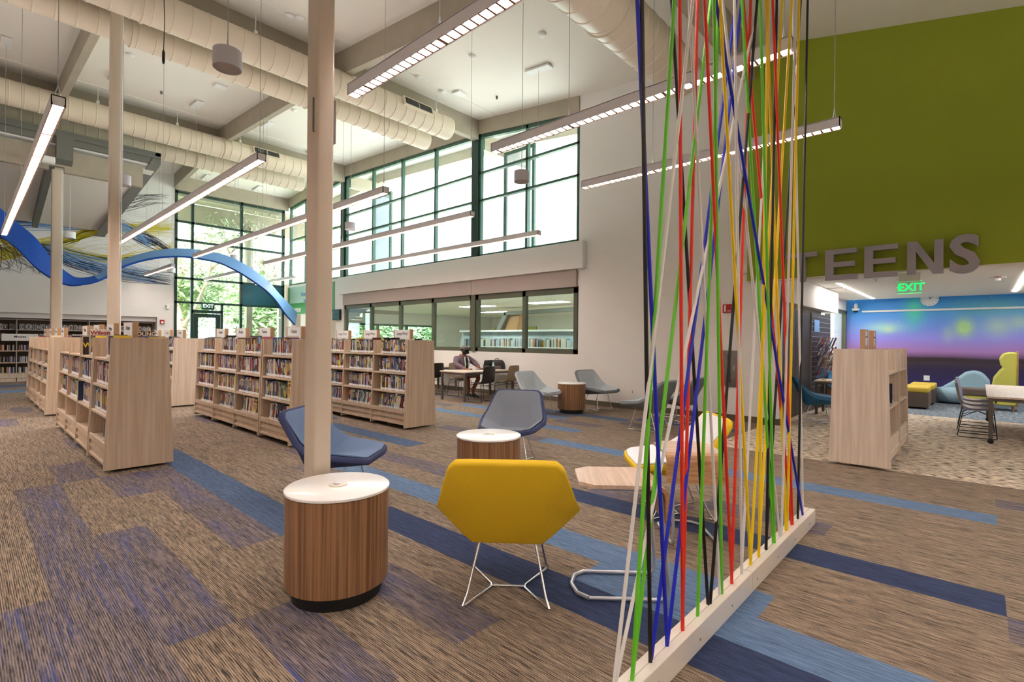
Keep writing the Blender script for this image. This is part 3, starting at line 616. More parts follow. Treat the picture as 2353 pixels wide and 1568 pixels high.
# welcome wall
m=MB(); m.box(XW-.02,XW-.004,18.4,22.55,2.52,3.7); wp=m.build('welcome_panel','sign_green'); tag(wp,'green and aqua welcome panel high on the wall beside the entry','sign')
m=MB(); m.box(-.0,.004,19,22.3,3.0,3.7); o=m.build('upper_field','sign_aqua',wp); o.location.x=XW-.026
text_mesh('lettering','welcome',.36,'white',wp,.003,faceNX((XW-.026,21.9,2.72)),.004)
text_mesh('lettering','bienvenidos',.26,'mural_blue',wp,.003,faceNX((XW-.03,20.6,3.35)),.002)
text_mesh('lettering','huan ying',.2,'mural_blue',wp,.003,faceNX((XW-.03,20.6,3.08)),.002)
t=thing('wall_screen','small dark screen on the wall right of the near column','screen',(XW,18.15,2.4)); m=MB(); m.box(-.08,0,-.28,.28,-.2,.2); m.build('case','black',t,bevel=.01); m=MB(); m.box(-.085,-.079,-.25,.25,-.17,.17); m.build('display','panel_teal',t)
# ======================= FURNITURE =======================
def round_table(x,y,r,h,label):
    t=thing('drum_table',label,'side table',(x,y,0),0,'round walnut drum side tables')
    m=MB(); m.lathe([(r*.87,0),(r*.87,.085)],(0,0,0),56); m.build('plinth','black',t,smooth=40)
    m=MB(); m.lathe([(r*.9,.08),(r,.08),(r,h-.022),(r*.9,h-.022)],(0,0,0),64); m.build('drum','walnut',t,smooth=40)
    m=MB(); m.lathe([(r-.01,h-.024),(r+.006,h-.018),(r+.006,h-.006),(r-.002,h)],(0,0,0),64); m.build('top','white_lam',t,smooth=40)
    m=MB(); m.lathe([(.052,h),(.052,h+.003),(.046,h+.004)],(0,0,0),28); o=m.build('power_grommet','steel_cream',t,smooth=40)
    m=MB(); m.lathe([(.02,h+.004),(.02,h+.008),(.012,h+.01)],(.0,.012,0),16); m.build('socket_lid','silver',o,smooth=40)
    return t
round_table(1.48,2.72,.283,.61,'nearest walnut drum table with a white top, in front of the column')
round_table(3.22,3.24,.283,.61,'walnut drum table with white top, just behind the yellow chair back')
round_table(8.47,6.13,.283,.61,'walnut drum table between the two pale grey lounge chairs by the wall')
def lounge(x,y,ang,outer,inner,label,grp='faceted lounge chairs on wire bases',legs='chrome',sc=1.0):
    t=thing('lounge_chair',label,'lounge chair',(x,y,0),math.radians(ang)-math.pi/2,grp)
    T=[(.185,-.35,.84),(.265,-.335,.835),(.30,-.32,.80)]      # crease top, corner cut
    Wg=[(.362,-.15,.590),(.382,-.07,.535),(.382,.0,.505)]
    Fo=[(.32,.34,.468),(.29,.38,.455)]
    Fc=(.19,.39,.435); J=(.18,-.14,.375); B=(.185,-.245,.60)
    def mir(p): return (-p[0],p[1],p[2])
    def shell(off,inset=0):
        m=MB(); V=[]
        def s(p): 
            return (p[0]*(1-inset*1.6),p[1]*(1-inset*(1.2 if p[1]>.2 else 0)),p[2]-(inset*.6 if p[2]>.7 else 0))
        R=[T[0],T[1],T[2],Wg[0],Wg[1],Wg[2],Fo[0],Fo[1],Fc]
        idx={}
        vs=[]
        for p in R: vs.append(s(p))            #0-8 right rim
        for p in R: vs.append(s(mir(p)))        #9-17 left rim
        vs+= [s(B),s(J),s(mir(B)),s(mir(J))]   #18 B,19 J,20 B',21 J'
        fs=[(0,9,20,18),(18,20,21,19),(19,21,17,8)]
        fs+=[(0,18,2,1),(18,3,2),(18,19,4,3),(19,5,4),(19,6,5),(19,8,7,6)]
        fs+=[(9,10,11,20),(20,11,12),(20,12,13,21),(21,13,14),(21,14,15),(21,15,16,17)]
        m.add(vs,fs); return m
    def fin(o,solid,w):
        bm=bmesh.new(); bm.from_mesh(o.data); bmesh.ops.recalc_face_normals(bm,faces=bm.faces)
        # make the normals face forward/up
        f=[f for f in bm.faces if True][0]
        n=sum((f.normal*f.calc_area() for f in bm.faces),Vector())
        if n.z<0: bmesh.ops.reverse_faces(bm,faces=bm.faces)
        bm.to_mesh(o.data); bm.free()
        md=o.modifiers.new('s','SOLIDIFY'); md.thickness=solid; md.offset=-1; md.use_even_offset=True
        md=o.modifiers.new('b','BEVEL'); md.width=w; md.segments=3; md.limit_method='ANGLE'; md.angle_limit=math.radians(20)
        for p in o.data.polygons: p.use_smooth=True
        o.data.set_sharp_from_angle(angle=math.radians(60)) if hasattr(o.data,'set_sharp_from_angle') else None
    o=shell(0).build('shell',outer,t); fin(o,.055,.016)
    o=shell(0,.035).build('upholstery',inner,t); 
    bm=bmesh.new(); bm.from_mesh(o.data); bmesh.ops.recalc_face_normals(bm,faces=bm.faces); n=sum((f.normal*f.calc_area() for f in bm.faces),Vector())
    if n.z<0: bmesh.ops.reverse_faces(bm,faces=bm.faces)
    bm.to_mesh(o.data); bm.free(); md=o.modifiers.new('s','SOLIDIFY'); md.thickness=.016; md.offset=.75; md.use_even_offset=True; md=o.modifiers.new('b','BEVEL'); md.width=.009; md.segments=2; md.limit_method='ANGLE'; md.angle_limit=math.radians(20)
    for p in o.data.polygons: p.use_smooth=True
    # wire base
    r=.007
    for sx in (1,-1):
        m=MB(); m.tube([(sx*.15,-.10,.345),(sx*.215,-.215,.06),(sx*.235,-.25,.012),(sx*.222,-.235,.008),(sx*.10,-.02,.008),(sx*.10,.02,.008),(sx*.225,.235,.008),(sx*.24,.25,.014),(sx*.225,.215,.06),(sx*.165,.16,.36)],r,8); m.build('leg_loop',legs,t,smooth=60)
    m=MB(); m.tube([(-.105,0,.008),(.105,0,.008)],r,8); m.build('stretcher',legs,t,smooth=60)
    m=MB(); m.tube([(-.15,-.10,.345),(.15,-.10,.345)],r,8); m.tube([(-.165,.16,.36),(.165,.16,.36)],r,8); m.box(-.16,.16,-.11,-.06,.345,.36); m.build('seat_frame',legs,t,smooth=60)
    if sc!=1: t.scale=(sc,sc,sc)
    return t
lounge(2.19,2.03,40,'yellow_fabric','white_fabric','yellow lounge chair seen from behind in the foreground centre')
lounge(4.17,1.92,131,'yellow_fabric','white_fabric','yellow and white lounge chair behind the coloured cords')
lounge(2.28,4.25,-52,'navy_fabric','blue_denim','navy lounge chair partly hidden by the near column')
lounge(4.50,4.13,210,'navy_fabric','blue_grey_fabric','slate blue lounge chair facing us behind the second drum table')
lounge(7.9,6.55,-88,'grey_fabric','grey_fabric','pale grey lounge chair left of the drum table by the wall')
lounge(9.2,6.0,-98,'grey_fabric_dark','grey_fabric','pale grey lounge chair right of the drum table by the wall')
lounge(7.75,4.02,88,'grey_fabric_dark','grey_fabric','grey lounge chair seen from its back left of the red cords')
lounge(8.75,3.95,92,'grey_fabric_dark','grey_fabric','grey lounge chair farther back, behind the red and blue cords')
# tablet tables
def tablet(x,y,ang,label,top='tablet_top',side='walnut_flat'):
    # local: +y points away from the waterfall edge
    t=thing('laptop_table',label,'laptop table',(x,y,0),math.radians(ang)-math.pi/2,'C-frame laptop tables with a waterfall edge')
    h=.66; w=.21
    m=MB(); th=.02
    prof=[(.30,h)]+[(-.12-.07*math.sin(a),h-.07+.07*math.cos(a)) for a in [math.radians(k) for k in range(0,91,15)]]+[(-.195,h-.21)]
    # top plate with cut corners (polygon) then waterfall strip
    m.prism([(-w,-.12,h-th),(w,-.12,h-th),(w,.22,h-th),(w-.07,.30,h-th),(-w+.07,.30,h-th),(-w,.22,h-th)],(0,0,th),0)
    pr=prof[1:]; vs=[]
    for i,(yy,zz) in enumerate(pr):
        a=pr[max(i-1,0)]; c=pr[min(i+1,len(pr)-1)]; dx,dz=c[0]-a[0],c[1]-a[1]; l=math.hypot(dx,dz); nx,nz=-dz/l,dx/l
        if nz>0 : nx,nz=-nx,-nz
        if i==len(pr)-1 or abs(nz)<.3: nx,nz=abs(nx),nz
        vs+=[(-w,yy,zz),(w,yy,zz),(w,yy+nx*th,zz+nz*th),(-w,yy+nx*th,zz+nz*th)]
    fs=[]
    for i in range(len(pr)-1):
        for j in range(4): fs.append((i*4+j,i*4+(j+1)%4,i*4+4+(j+1)%4,i*4+4+j))
    fs+=[(3,2,1,0),tuple((len(pr)-1)*4+k for k in range(4))]
    m.add(vs,fs,1); m.build('top',[top,side],t,smooth=40)
    fr=MB()
    def bar(pts): fr.tube(pts,.014,4,ry=.010)
    for sx in (1,-1):
        pts=[(sx*.165,.15,h-.03),(sx*.165,-.08,h-.03)]+[(sx*.165,-.11-.05*math.sin(math.radians(k)),h-.08+.05*math.cos(math.radians(k))) for k in range(15,91,25)]
        pts+=[(sx*.165,-.20,.10)]+[(sx*.165,-.15-.05*math.cos(math.radians(k)),.065-.05*math.sin(math.radians(k))) for k in range(10,91,20)]+[(sx*.165,.24,.014)]
        fr.tube(pts,.0115,8)
    fr.tube([(-.165,.24,.014),(-.11,.30,.014),(0,.325,.014),(.11,.30,.014),(.165,.24,.014)],.0125,8)
    fr.build('frame','silver',t,smooth=50)
    m=MB(); m.box(-.13,.13,-.05,.12,h-.045,h-.021); m.build('mounting_plate','silver',t)
    return t
tablet(2.67,1.52,130,'laptop table with pale top right of the yellow chair, left of the cords')
tablet(3.67,1.58,40,'laptop table with walnut waterfall edge behind the red cords')
tablet(9.38,4.42,90,'laptop table between the two grey chairs behind the cords')
# ======================= PLASTIC SHELL CHAIRS =======================
def shell_chair(x,y,ang,shellm,label,pad=None,grp='plastic shell chairs with wire legs',legm='black'):
    t=thing('shell_chair',label,'chair',(x,y,0),math.radians(ang)-math.pi/2,grp)
    prof=[(.23,.425,.19),(.20,.445,.21),(.10,.44,.225),(0,.43,.23),(-.10,.435,.23),(-.17,.46,.225),(-.205,.52,.215),(-.225,.60,.215),(-.245,.70,.21),(-.26,.79,.20),(-.27,.84,.185),(-.272,.855,.15)]
    P=[]
    for yy,zz,w in prof:
        row=[]
        for k in range(-4,5):
            u=k/4; curve=.025*u*u; 
            back=max(0,min(1,(zz-.46)/.2))
            row.append((u*w,yy+curve*back*1.3,zz+curve*(1-back)*.8))
        P.append(row)
    m=MB(); m.grid(P); m.build('seat_shell',shellm,t,smooth=True,solid=.010,sub=1)
    if pad:
        P=[]
        for yy,zz,w in prof[:6]: P.append([(k/3*w*.86,yy*.9,zz+.012) for k in range(-3,4)])
        m=MB(); m.grid(P); m.build('seat_pad',pad,t,smooth=True,solid=.022,off=1)
        P=[]
        for yy,zz,w in prof[6:]: P.append([(k/3*w*.86,yy+.018+.02*(k/3)**2,zz) for k in range(-3,4)])
        m=MB(); m.grid(P); m.build('back_pad',pad,t,smooth=True,solid=.012,off=0)
    for sx in (1,-1):
        m=MB(); m.tube([(sx*.16,.13,.42),(sx*.225,.20,.40),(sx*.245,.235,.02),(sx*.245,.22,.008),(sx*.245,-.20,.008),(sx*.245,-.225,.02),(sx*.225,-.16,.40),(sx*.16,-.12,.42)],.0065,8); m.build('leg_sled',legm,t,smooth=60)
    m=MB(); m.tube([(-.225,.20,.40),(.225,.20,.40)],.006,6); m.tube([(-.225,-.16,.40),(.225,-.16,.40)],.006,6)
    m.tube([(-.23,.2,.33),(0,.02,.398),(.23,.2,.33)],.005,6); m.tube([(-.23,-.18,.32),(0,0,.398),(.23,-.18,.32)],.005,6); m.build('cross_brace',legm,t,smooth=60)
    return t
shell_chair(8.35,8.62,90,'blackplastic','dark plastic chair on the near side of the occupied table')
shell_chair(9.2,8.62,90,'tanplastic','tan plastic chair nearest the wall at the occupied table')
shell_chair(8.94,10.1,-90,'tanplastic','tan plastic chair the seated person is using')
shell_chair(8.55,10.75,90,'blackplastic','dark plastic chair left of the seated person at the next table')
def work_table(x0,x1,y0,y1,h,label,top='ashtop',caster=False):
    t=thing('work_table',label,'table',((x0+x1)/2,(y0+y1)/2,0)); a=(x1-x0)/2; b=(y1-y0)/2
    m=MB(); m.box(-a,a,-b,b,h-.028,h); m.build('tabletop',[top],t,bevel=.004)
    m=MB(); m.box(-a+.03,a-.03,-b+.03,-b+.06,h-.075,h-.028); m.box(-a+.03,a-.03,b-.06,b-.03,h-.075,h-.028); m.box(-a+.03,-a+.06,-b+.03,b-.03,h-.075,h-.028); m.box(a-.06,a-.03,-b+.03,b-.03,h-.075,h-.028); m.build('apron','darkmetal',t)
    for sx in (1,-1):
        for sy in (1,-1):
            cx,cy=sx*(a-.045),sy*(b-.045); z0=.075 if caster else 0
            m=MB(); m.box(cx-.025,cx+.025,cy-.025,cy+.025,z0,h-.03); lg=m.build('leg','darkmetal',t,bevel=.004)
            if caster: m=MB(); m.lathe([(.03,-.02),(.037,-.015),(.037,.015),(.03,.02)],(cx,cy,.037),20,'x'); m.box(cx-.012,cx+.012,cy-.01,cy+.01,.04,.08); m.build('caster','black',lg,smooth=40)
    return t
work_table(7.97,9.72,8.83,9.75,.71,'pale table on dark legs where the person works')
work_table(8.0,9.72,11.05,11.95,.71,'pale table farther back, left of the seated person')
# ======================= BOOKCASES =======================
HB=1.445
def hw(z): return .32-.058*z/HB
LV=[.30,.60,.91,1.215]      # shelf heights
def bookcase(xc,y0,n,label,near_panel=True,far_panel=False,mat1='ash',pitch=1.0,axis='y',yawpos=None,levels=LV,sides=(-1,1),H_=HB,far_up=True):
    t=thing('bookcase',label,'bookcase',(xc,y0,0),0)
    def tb(m,y_0,y_1,z0,z1,w0,w1,mi=0): m.hexa([(-w0,y_0,z0),(w0,y_0,z0),(w0,y_1,z0),(-w0,y_1,z0),(-w1,y_0,z1),(w1,y_0,z1),(w1,y_1,z1),(-w1,y_1,z1)],mi)
    m=MB(); tb(m,0,.028,.03,H_,hw(.03),hw(H_)); m.build('end_panel' if near_panel else 'upright',mat1,t,bevel=.002)
    for i in range(1,n+1):
        y=i*pitch; last=(i==n)
        m=MB(); tb(m,y-.014,y+.014,.03,H_-.0,hw(.03)-.004,hw(H_)-.004)
        o=m.build('upright',mat1,t,bevel=.002)
        m=MB()
        for s in (-1,1):
            x=s*(hw(.5)-.004); 
        # shelf-pin holes
        m=MB()
        for k in range(34):
            z=.42+k*.028
            for s in (-1,1):
                m.box(s*(hw(z)-.05)-.003,s*(hw(z)-.05)+.003,y-.0150,y-.0138,z,z+.006)
        m.build('pin_holes','black',o)['kind']='stuff'
    for i in range(n):
        a=i*pitch+(.028 if i==0 else .014); c=(i+1)*pitch-.014
        m=MB(); m.box(-.008,.008,a,c,.12,1.20); m.build('back_panel',mat1,t)
        for z in levels:
            for s in (-1,1):
                m=MB(); xo=s*(hw(z)-.008); lo,hi=min(s*.008,xo),max(s*.008,xo); m.box(lo,hi,a,c,z-.026,z)
                m.build('shelf',[mat1],t,bevel=.002)
        for s in (-1,1):
            m=MB(); x1=s*(hw(.2)-.03); m.box(min(x1,x1-s*.02),max(x1,x1-s*.02),a,c,.10,levels[0]-.02); 
            x2=s*(hw(.19)-.012); m.box(min(x2,x1),max(x2,x1),a,c,.165,.195); x3=s*(hw(.3)-.0); m.box(min(x3,x1),max(x3,x1),a,c,levels[0]-.045,levels[0]+.015); x4=s*(hw(.1)-.01); m.box(min(x4,x1),max(x4,x1),a,c,.075,.105)
            m.build('base_panel',mat1,t)
        for s in (-1,1):
            m=MB(); m.lathe([(.028,-.012),(.034,-.008),(.034,.008),(.028,.012)],(s*.2,(a+c)/2+.1,.034),16,'x'); m.box(s*.2-.015,s*.2+.015,(a+c)/2+.09,(a+c)/2+.11,.03,.09); m.build('caster','darkmetal',t,smooth=40)
    return t
BOOKC=dict(navy=(34,40,74),black=(30,28,30),grey=(118,120,130),white=(214,212,210),red=(158,36,40),maroon=(98,34,44),cream=(214,200,172),tan=(168,134,96),brown=(92,66,50),yellow=(226,196,40),orange=(206,112,40),teal=(50,120,128),blue=(58,88,150),skyblue=(130,164,200),purple=(88,66,120),lilac=(160,150,190),green=(60,104,66),olive=(112,112,58),pink=(196,110,128),slate=(78,88,108))
for k,c in BOOKC.items(): mat('cover_'+k,c,.45)
CN=list(BOOKC); CW=[11,12,9,10,6,5,7,5,6,3,3,3,6,5,3,5,3,2,3,7]
TITLE=['white','yellow','black','cream','skyblue','red']
_bm={}
def book_mesh(col,tc,var):
    k=(col,tc,var)
    if k in _bm: return _bm[k]
    m=MB()  # unit: x depth 0..1 (spine x=0), y thickness -.5...5, z 0..1
    m.box(0,.012,-.46,.46,0,1,0); m.add([(0,-.46,0),(-.012,0,0),(0,.46,0),(0,-.46,1),(-.012,0,1),(0,.46,1)],[(0,1,4,3),(1,2,5,4),(0,2,1),(3,4,5)],0)
    m.box(.0,1,-.5,-.42,0,1,0); m.box(.0,1,.42,.5,0,1,0); m.box(.012,.97,-.42,.42,.012,.985,1)
    x=-.0135
    if var==0: m.box(x,-.010,-.24,.24,.42,.86,2)
    elif var==1:
        for i in range(6): m.box(x,-.010,-.26,.26,.45+i*.07,.45+i*.07+.035,2)
    elif var==2: m.box(x,-.002,-.46,.46,.80,.95,2); m.box(x,-.010,-.18,.18,.35,.7,2)
    elif var==3: m.box(x,-.002,-.46,.46,.25,.62,2)
    # front board art (side facing -Y)
    m.box(.2,.8,-.506,-.5,.55,.85,2); m.box(.25,.75,-.506,-.5,.15,.28,2)
    me=bpy.data.meshes.new('book'); me.from_pydata([tuple(v) for v in m.v],[],m.f)
    for q in ('cover_'+col,'book_page','cover_'+tc): me.materials.append(G(q))
    me.polygons.foreach_set('material_index',m.m); me.update(); _bm[k]=me; return me
lm=MB(); lm.box(-.018,-.013,-.44,.44,.03,.17); lme=lm.build('spine_label','book_label').data; bpy.data.objects.remove(bpy.data.objects['spine_label'])
BOOKS=[]   # (pos, rotmatrix, (d,t,h), col,tc,var,label-key)
def fill(xc,y0,pitch,bay,nb,lvl,z,case,f0=.0,f1=1.0,side=-1,seed=0,lean=False,hh=(.205,.245),baynames=None,zin=0):
    # books along y from near (y small = picture right) to far
    R=random.Random(hash((round(xc*10),round(y0*10),bay,lvl,seed))&0xffff)
    a=y0+bay*pitch+.035; c=y0+(bay+1)*pitch-.02; ys=a+(c-a)*f0; ye=a+(c-a)*f1
    y=ys+(.05 if lean else 0); row=[]
    xs=xc+side*(hw(z+.1)-.035)
    base=R.random()
    while True:
        tck=R.choice([.018,.022,.025,.028,.032,.036,.042])*(1.12); h=R.uniform(*hh)*(1.1 if R.random()<.1 else 1); d=R.uniform(.14,.165)
        ln=0
        if lean: ln=.22
        if y+tck>ye: break
        col=R.choices(CN,CW)[0]; tc=R.choice([q for q in TITLE if q!=col]); row.append([y+tck/2,tck,h,d,col,tc,R.randrange(4),ln])
        y+=tck+(.012 if lean else .0015)
    n=len(row)
    for i,(yy,tck,h,d,col,tc,var,ln) in enumerate(row):
        BOOKS.append(dict(p=(xs,yy,z+.001),s=(d,tck,h),side=side,ln=ln,col=col,tc=tc,var=var,lvl=lvl,bay=baynames[bay] if baynames else bay,case=case,nth=n-i if side==-1 else i+1))
ORD=lambda n:('%d'%n)+('th' if 10<=n%100<=20 else {1:'st',2:'nd',3:'rd'}.get(n%10,'th'))
LN={0:'bottom',1:'third',2:'second',3:'top'}
# rows of bookcases : A (left), E (left, beyond), B (middle), D (middle beyond), C (right of near column)
bookcase(1.34,6.80,1,'nearest ash bookcase at left, its wide end panel toward us')
bookcase(1.34,7.84,3,'ash bookcase unit joined behind the nearest one at left')
bookcase(1.34,12.45,4,'ash bookcase farther back at the left edge')
bookcase(3.26,6.72,1,'ash bookcase half behind the near column, end panel toward us')
bookcase(3.26,7.76,3,'ash three-bay fiction bookcase left of the near column')
bookcase(3.26,12.33,4,'pale ash bookcase seen between the two near rows',mat1='ash_pale')
bookcase(5.13,6.76,3,'ash large print bookcase right of the near column')
bookcase(5.13,9.80,2,'ash bookcase unit mostly hidden behind the near column')
bookcase(-.62,6.8,1,'ash bookcase left outside the picture')
c='left bookcase'
for b_,(y0,bay) in enumerate([(6.80,0),(7.84,0),(7.84,1),(7.84,2)]):
    bn=['first bay','second bay','third bay','fourth bay'][b_]
    for lvl,z in enumerate(LV):
        f0,f1={3:(.0,[.42,.4,.25,.1][b_]),2:(0,.95),1:(0,.82 if b_==1 else .95),0:(.0,[.35,.25,.2,.15][b_])}[lvl]
        fill(1.34,y0,1.0,bay,1,lvl,z,'the left bookcase row',f0,f1,lean=(lvl==0),baynames={bay:bn},hh=(.22,.262))
    fill(1.34,y0,1.0,bay,1,3,LV[3],'the back of the left bookcase row',.0,.9,side=1,seed=5,baynames={bay:bn})
for bay in range(4):
    bn={bay:['first bay','second bay','third bay','fourth bay'][bay]}
    for lvl,z in enumerate(LV):
        if lvl==0: continue
        fill(1.34,12.45,1.0,bay,1,lvl,z,'the farther left bookcase',0,{3:.25,2:.8,1:.9}[lvl],baynames=bn)
        if lvl==3: fill(1.34,12.45,1.0,bay,1,lvl,z,'the back of the farther left bookcase',0,.9,side=1,seed=5,baynames=bn)
        fill(3.26,12.33,1.0,bay,1,lvl,z,'the pale bookcase between the rows',0,.9,baynames=bn)
for b_,(y0,bay) in enumerate([(6.72,0),(7.76,0),(7.76,1),(7.76,2)]):
    bn={bay:['first bay','second bay','third bay','fourth bay'][b_]}
    for lvl,z in enumerate(LV):
        f0,f1={3:(0,.78),2:(0,.95),1:(0,.96),0:(0,.78)}[lvl]
        fill(3.26,y0,1.0,bay,1,lvl,z,'the fiction bookcase row',f0,f1,lean=(lvl==0),baynames=bn,hh=(.215,.262))
    fill(3.26,y0,1.0,bay,1,3,LV[3],'the back of the fiction row',.0,.8,side=1,seed=5,baynames=bn)
for b_,(y0,bay) in enumerate([(6.76,0),(6.76,1),(6.76,2),(9.80,0),(9.8,1)]):
    bn={bay:['first bay','second bay','third bay','fourth bay','fifth bay'][b_]}
    for lvl,z in enumerate(LV):
        f0,f1={3:(0,.84),2:(0,.86),1:(0,.84),0:(0,.85)}[lvl]
        fill(5.13,y0,1.0,bay,1,lvl,z,'the large print bookcase row',f0,f1,lean=(lvl==0),baynames=bn,hh=(.21,.25))
    fill(5.13,y0,1.0,bay,1,3,LV[3],'the back of the large print row',.0,.6,side=1,seed=5,baynames=bn)
def seen(b):
    p=Vector(b['p']); q=p-Vector((0,0,H)); w=q.dot(vd)
    px=1176.5+FPX*q.dot(RR)/w
    if px<-10: return 0
    s=FPX/w; lat=abs(q.x)/q.length   # spine faces -X
    a=s*s*b['s'][1]*b['s'][2]*lat
    if b['side']==1: a*=.15
    if 3.0<p.x<3.3 and 694<px<768: a*=.02      # behind the near column
    if 4.5<p.x<5 and px<768: a*=.02
    return a
BOOKS.sort(key=seen,reverse=True)
NB=300
def bmat(b,sx=1):
    s=b['side']; R=Matrix.Rotation(0 if s==-1 else math.pi,4,'Z')
    L_=Matrix.Rotation(b['ln'],4,'X') if b['ln'] else Matrix.Identity(4)
    off=Vector(b['p'])
    if b['ln']: off=off+Vector((0,0,0.5*b['s'][1]*math.sin(b['ln'])))
    T_=Matrix.Translation(off)@( Matrix.Rotation(abs(b['ln']),4,'X') if b['ln'] else Matrix.Identity(4))@R@Matrix.Diagonal((*b['s'],1))
    return T_
for i,b_ in enumerate(BOOKS[:NB]):
    me=book_mesh(b_['col'],b_['tc'],b_['var']); o=bpy.data.objects.new('book',me); COL.objects.link(o); o.matrix_world=bmat(b_)
    tag(o,'%s book, %s from left, %s shelf, %s of %s'%(b_['col'],ORD(b_['nth']),LN[b_['lvl']],b_['bay'],b_['case']),'book','library books standing on the bookcase shelves')
    l=bpy.data.objects.new('spine_label',lme); COL.objects.link(l); l.parent=o; l['label']='white spine label'
m=MB(); mats=['book_page','book_label']+['cover_'+c_ for c_ in CN]; 
for b_ in BOOKS[NB:]:
    T_=bmat(b_); m.T=T_; ci=2+CN.index(b_['col']); m.box(0,1,-.46,.46,0,.99,ci); m.box(-.016,0,-.44,.44,.03,.17,1); m.box(.02,.97,-.40,.40,.9,.995,0); m.box(-.008,0,-.2,.2,.45,.85,2+CN.index(b_['tc']))
m.T=None
tag(m.build('books',mats),'remaining smaller library books on the farther shelves','books','library books standing on the bookcase shelves','stuff')
# books with covers turned toward us
def faced(x,y,z,w,h,th,colr,lines,label,cat='book',face='Y',tilt=0,rgb=None):
    mm=mat('facecover_%d'%len(MATS),rgb,.4)
    m=MB(); m.box(0,w,0,.004,0,h,0); m.box(0,w,th-.004,th,0,h,0); m.box(0,.004,0,th,0,h,0); m.box(.004,w-.004,.004,th-.004,.004,h-.004,1); o=m.build('book',[mm,'book_page']); o.location=(x,y,z); o.rotation_euler=(tilt,0,0)
    tag(o,label,cat)
    for (tx,sz,px_,pz,mt) in lines: text_mesh('cover_title',tx,sz,mt,o,.0006,faceNY((px_*w,-.001,pz*h)),.002)
    return o
faced(1.10,8.32,1.222,.22,.33,.03,'c',[('Wilson',.068,.5,.86,'cover_red')],'tall cream book with red title above the left row',rgb=(226,212,196))
faced(1.19,7.31,1.222,.20,.26,.03,'c',[('ROBERT',.052,.5,.88,'cover_teal')],'black book with teal capitals on the nearest left bookcase',rgb=(24,26,34))
faced(1.48,7.93,1.222,.24,.31,.03,'c',[('YOUNG',.068,.5,.88,'cover_cream')],'dark book with cream capitals, right of the teal-lettered one',rgb=(52,34,44))
faced(1.08,8.62,1.218,.19,.24,.03,'c',[('A',.07,.6,.8,'cover_yellow'),('WO',.09,.42,.52,'cover_yellow')],'black book with yellow letters turned out on the left top shelf',rgb=(36,22,28))
faced(1.055,8.78,.612,.17,.25,.03,'c',[('MI',.045,.5,.8,'cover_white'),('CO',.05,.5,.64,'cover_white'),('TH',.045,.6,.34,'cover_yellow'),('S',.045,.6,.18,'cover_yellow')],'blue book turned out, third shelf of the left row',rgb=(34,56,88))
# sign blocks on top of each bay
def topsign(x,y,txt,label,w=.46,fw='ash_edge'):
    t=thing('shelf_sign',label,'shelf sign',(x,y,HB),0,'wood-ended shelf signs on the bookcases')
    for s in (-1,1): m=MB(); m.box(-.028,.028,s*w/2-.016,s*w/2+.016,-.04,.185); m.build('end_block',fw,t,bevel=.002)
    m=MB(); m.box(-.026,-.02,-w/2+.016,w/2-.016,-.02,.178); m.box(.02,.026,-w/2+.016,w/2-.016,-.02,.178); m.build('card','white_frost',t)
    text_mesh('lettering',txt,.07,'text_dark',t,.0008,faceNX((-.0275,0,.115)),0)
    m=MB(); m.box(-.0275,-.0265,w/2-.13,w/2-.05,.018,.026); m.box(-.0275,-.0265,w/2-.045,w/2-.03,.012,.03); m.build('small_logo','text_dark',t)
    # thin base bridging the bookcase top
    m=MB(); m.box(-.02,.02,-w/2,w/2,-.22,-.02); m.build('base','ash_edge',t)
    return t
nm=['nearest','second','third','fourth']
for i,y in enumerate([7.3,8.34,9.34,10.34]):
    topsign(1.34,y,'Fiction','%s shelf sign on the left bookcase row'%nm[i])
    topsign(3.26,y-.06,'Fiction','%s shelf sign on the fiction row left of the near column'%nm[i])
for i,y in enumerate([7.26,8.26,9.26,10.3]): topsign(5.13,y,'Large Print','%s shelf sign on the large print row'%nm[i])
for i,y in enumerate([12.95,13.95,14.95,15.95]):
    topsign(1.34,y,'Fiction','%s shelf sign on the farther left bookcase'%nm[i]); topsign(3.26,y-.1,'Fiction','%s shelf sign on the pale bookcase between rows'%nm[i])
# ======================= FAR WALL DVD CASE =======================
t=thing('wall_shelving','long built-in shelving with film cases along the far wall','shelving',(0,YF,0))
m=MB(); m.box(-8.9,4.9,.5,.55,.0,2.1); m.build('back_panel','base_brown',t)
for i,z in enumerate([.28,.62,1.0,1.36,1.68,2.02]):
    m=MB(); m.box(-8.9,4.88,(.1 if i<4 else .2),.5,z-.03,z); m.build('shelf','ash' if i<3 else 'shade_mauve',t)
m=MB(); m.box(-8.9,4.88,.12,.5,.0,.12); m.box(-8.9,4.88,.10,.14,.12,.25); m.build('plinth','ash_pale',t)
for x in (-6,-4.2,-2.4,-.6,1.2,3.0): m=MB(); m.box(x-.012,x+.012,.12,.5,.0,2.02); m.build('divider','shade_mauve',t)
RR_=random.Random(11); cases=[]
for i,z in enumerate([.28,.62,1.0,1.36,1.68]):
    x=.72
    while x<4.8:
        if any(abs(x-d)<.03 for d in (-.6,1.2,3.0)): x+=.04; continue
        cases.append((x,z,RR_.uniform(.165,.19),RR_.choices(CN,[12,14,6,30,5,4,10,3,2,4,2,2,8,9,5,10,1,1,5,6])[0],i)); x+=RR_.choice([.017,.019,.03]) + (.05 if RR_.random()<.04 else 0)
vis=[c for c in cases if c[1]>=1.3 or c[0]<1.1]; vis.sort(key=lambda c:-c[1]*10-(.5 if c[0]<1.1 else 0)); vis_ids=set(id(c) for c in vis[:300])
dm={}
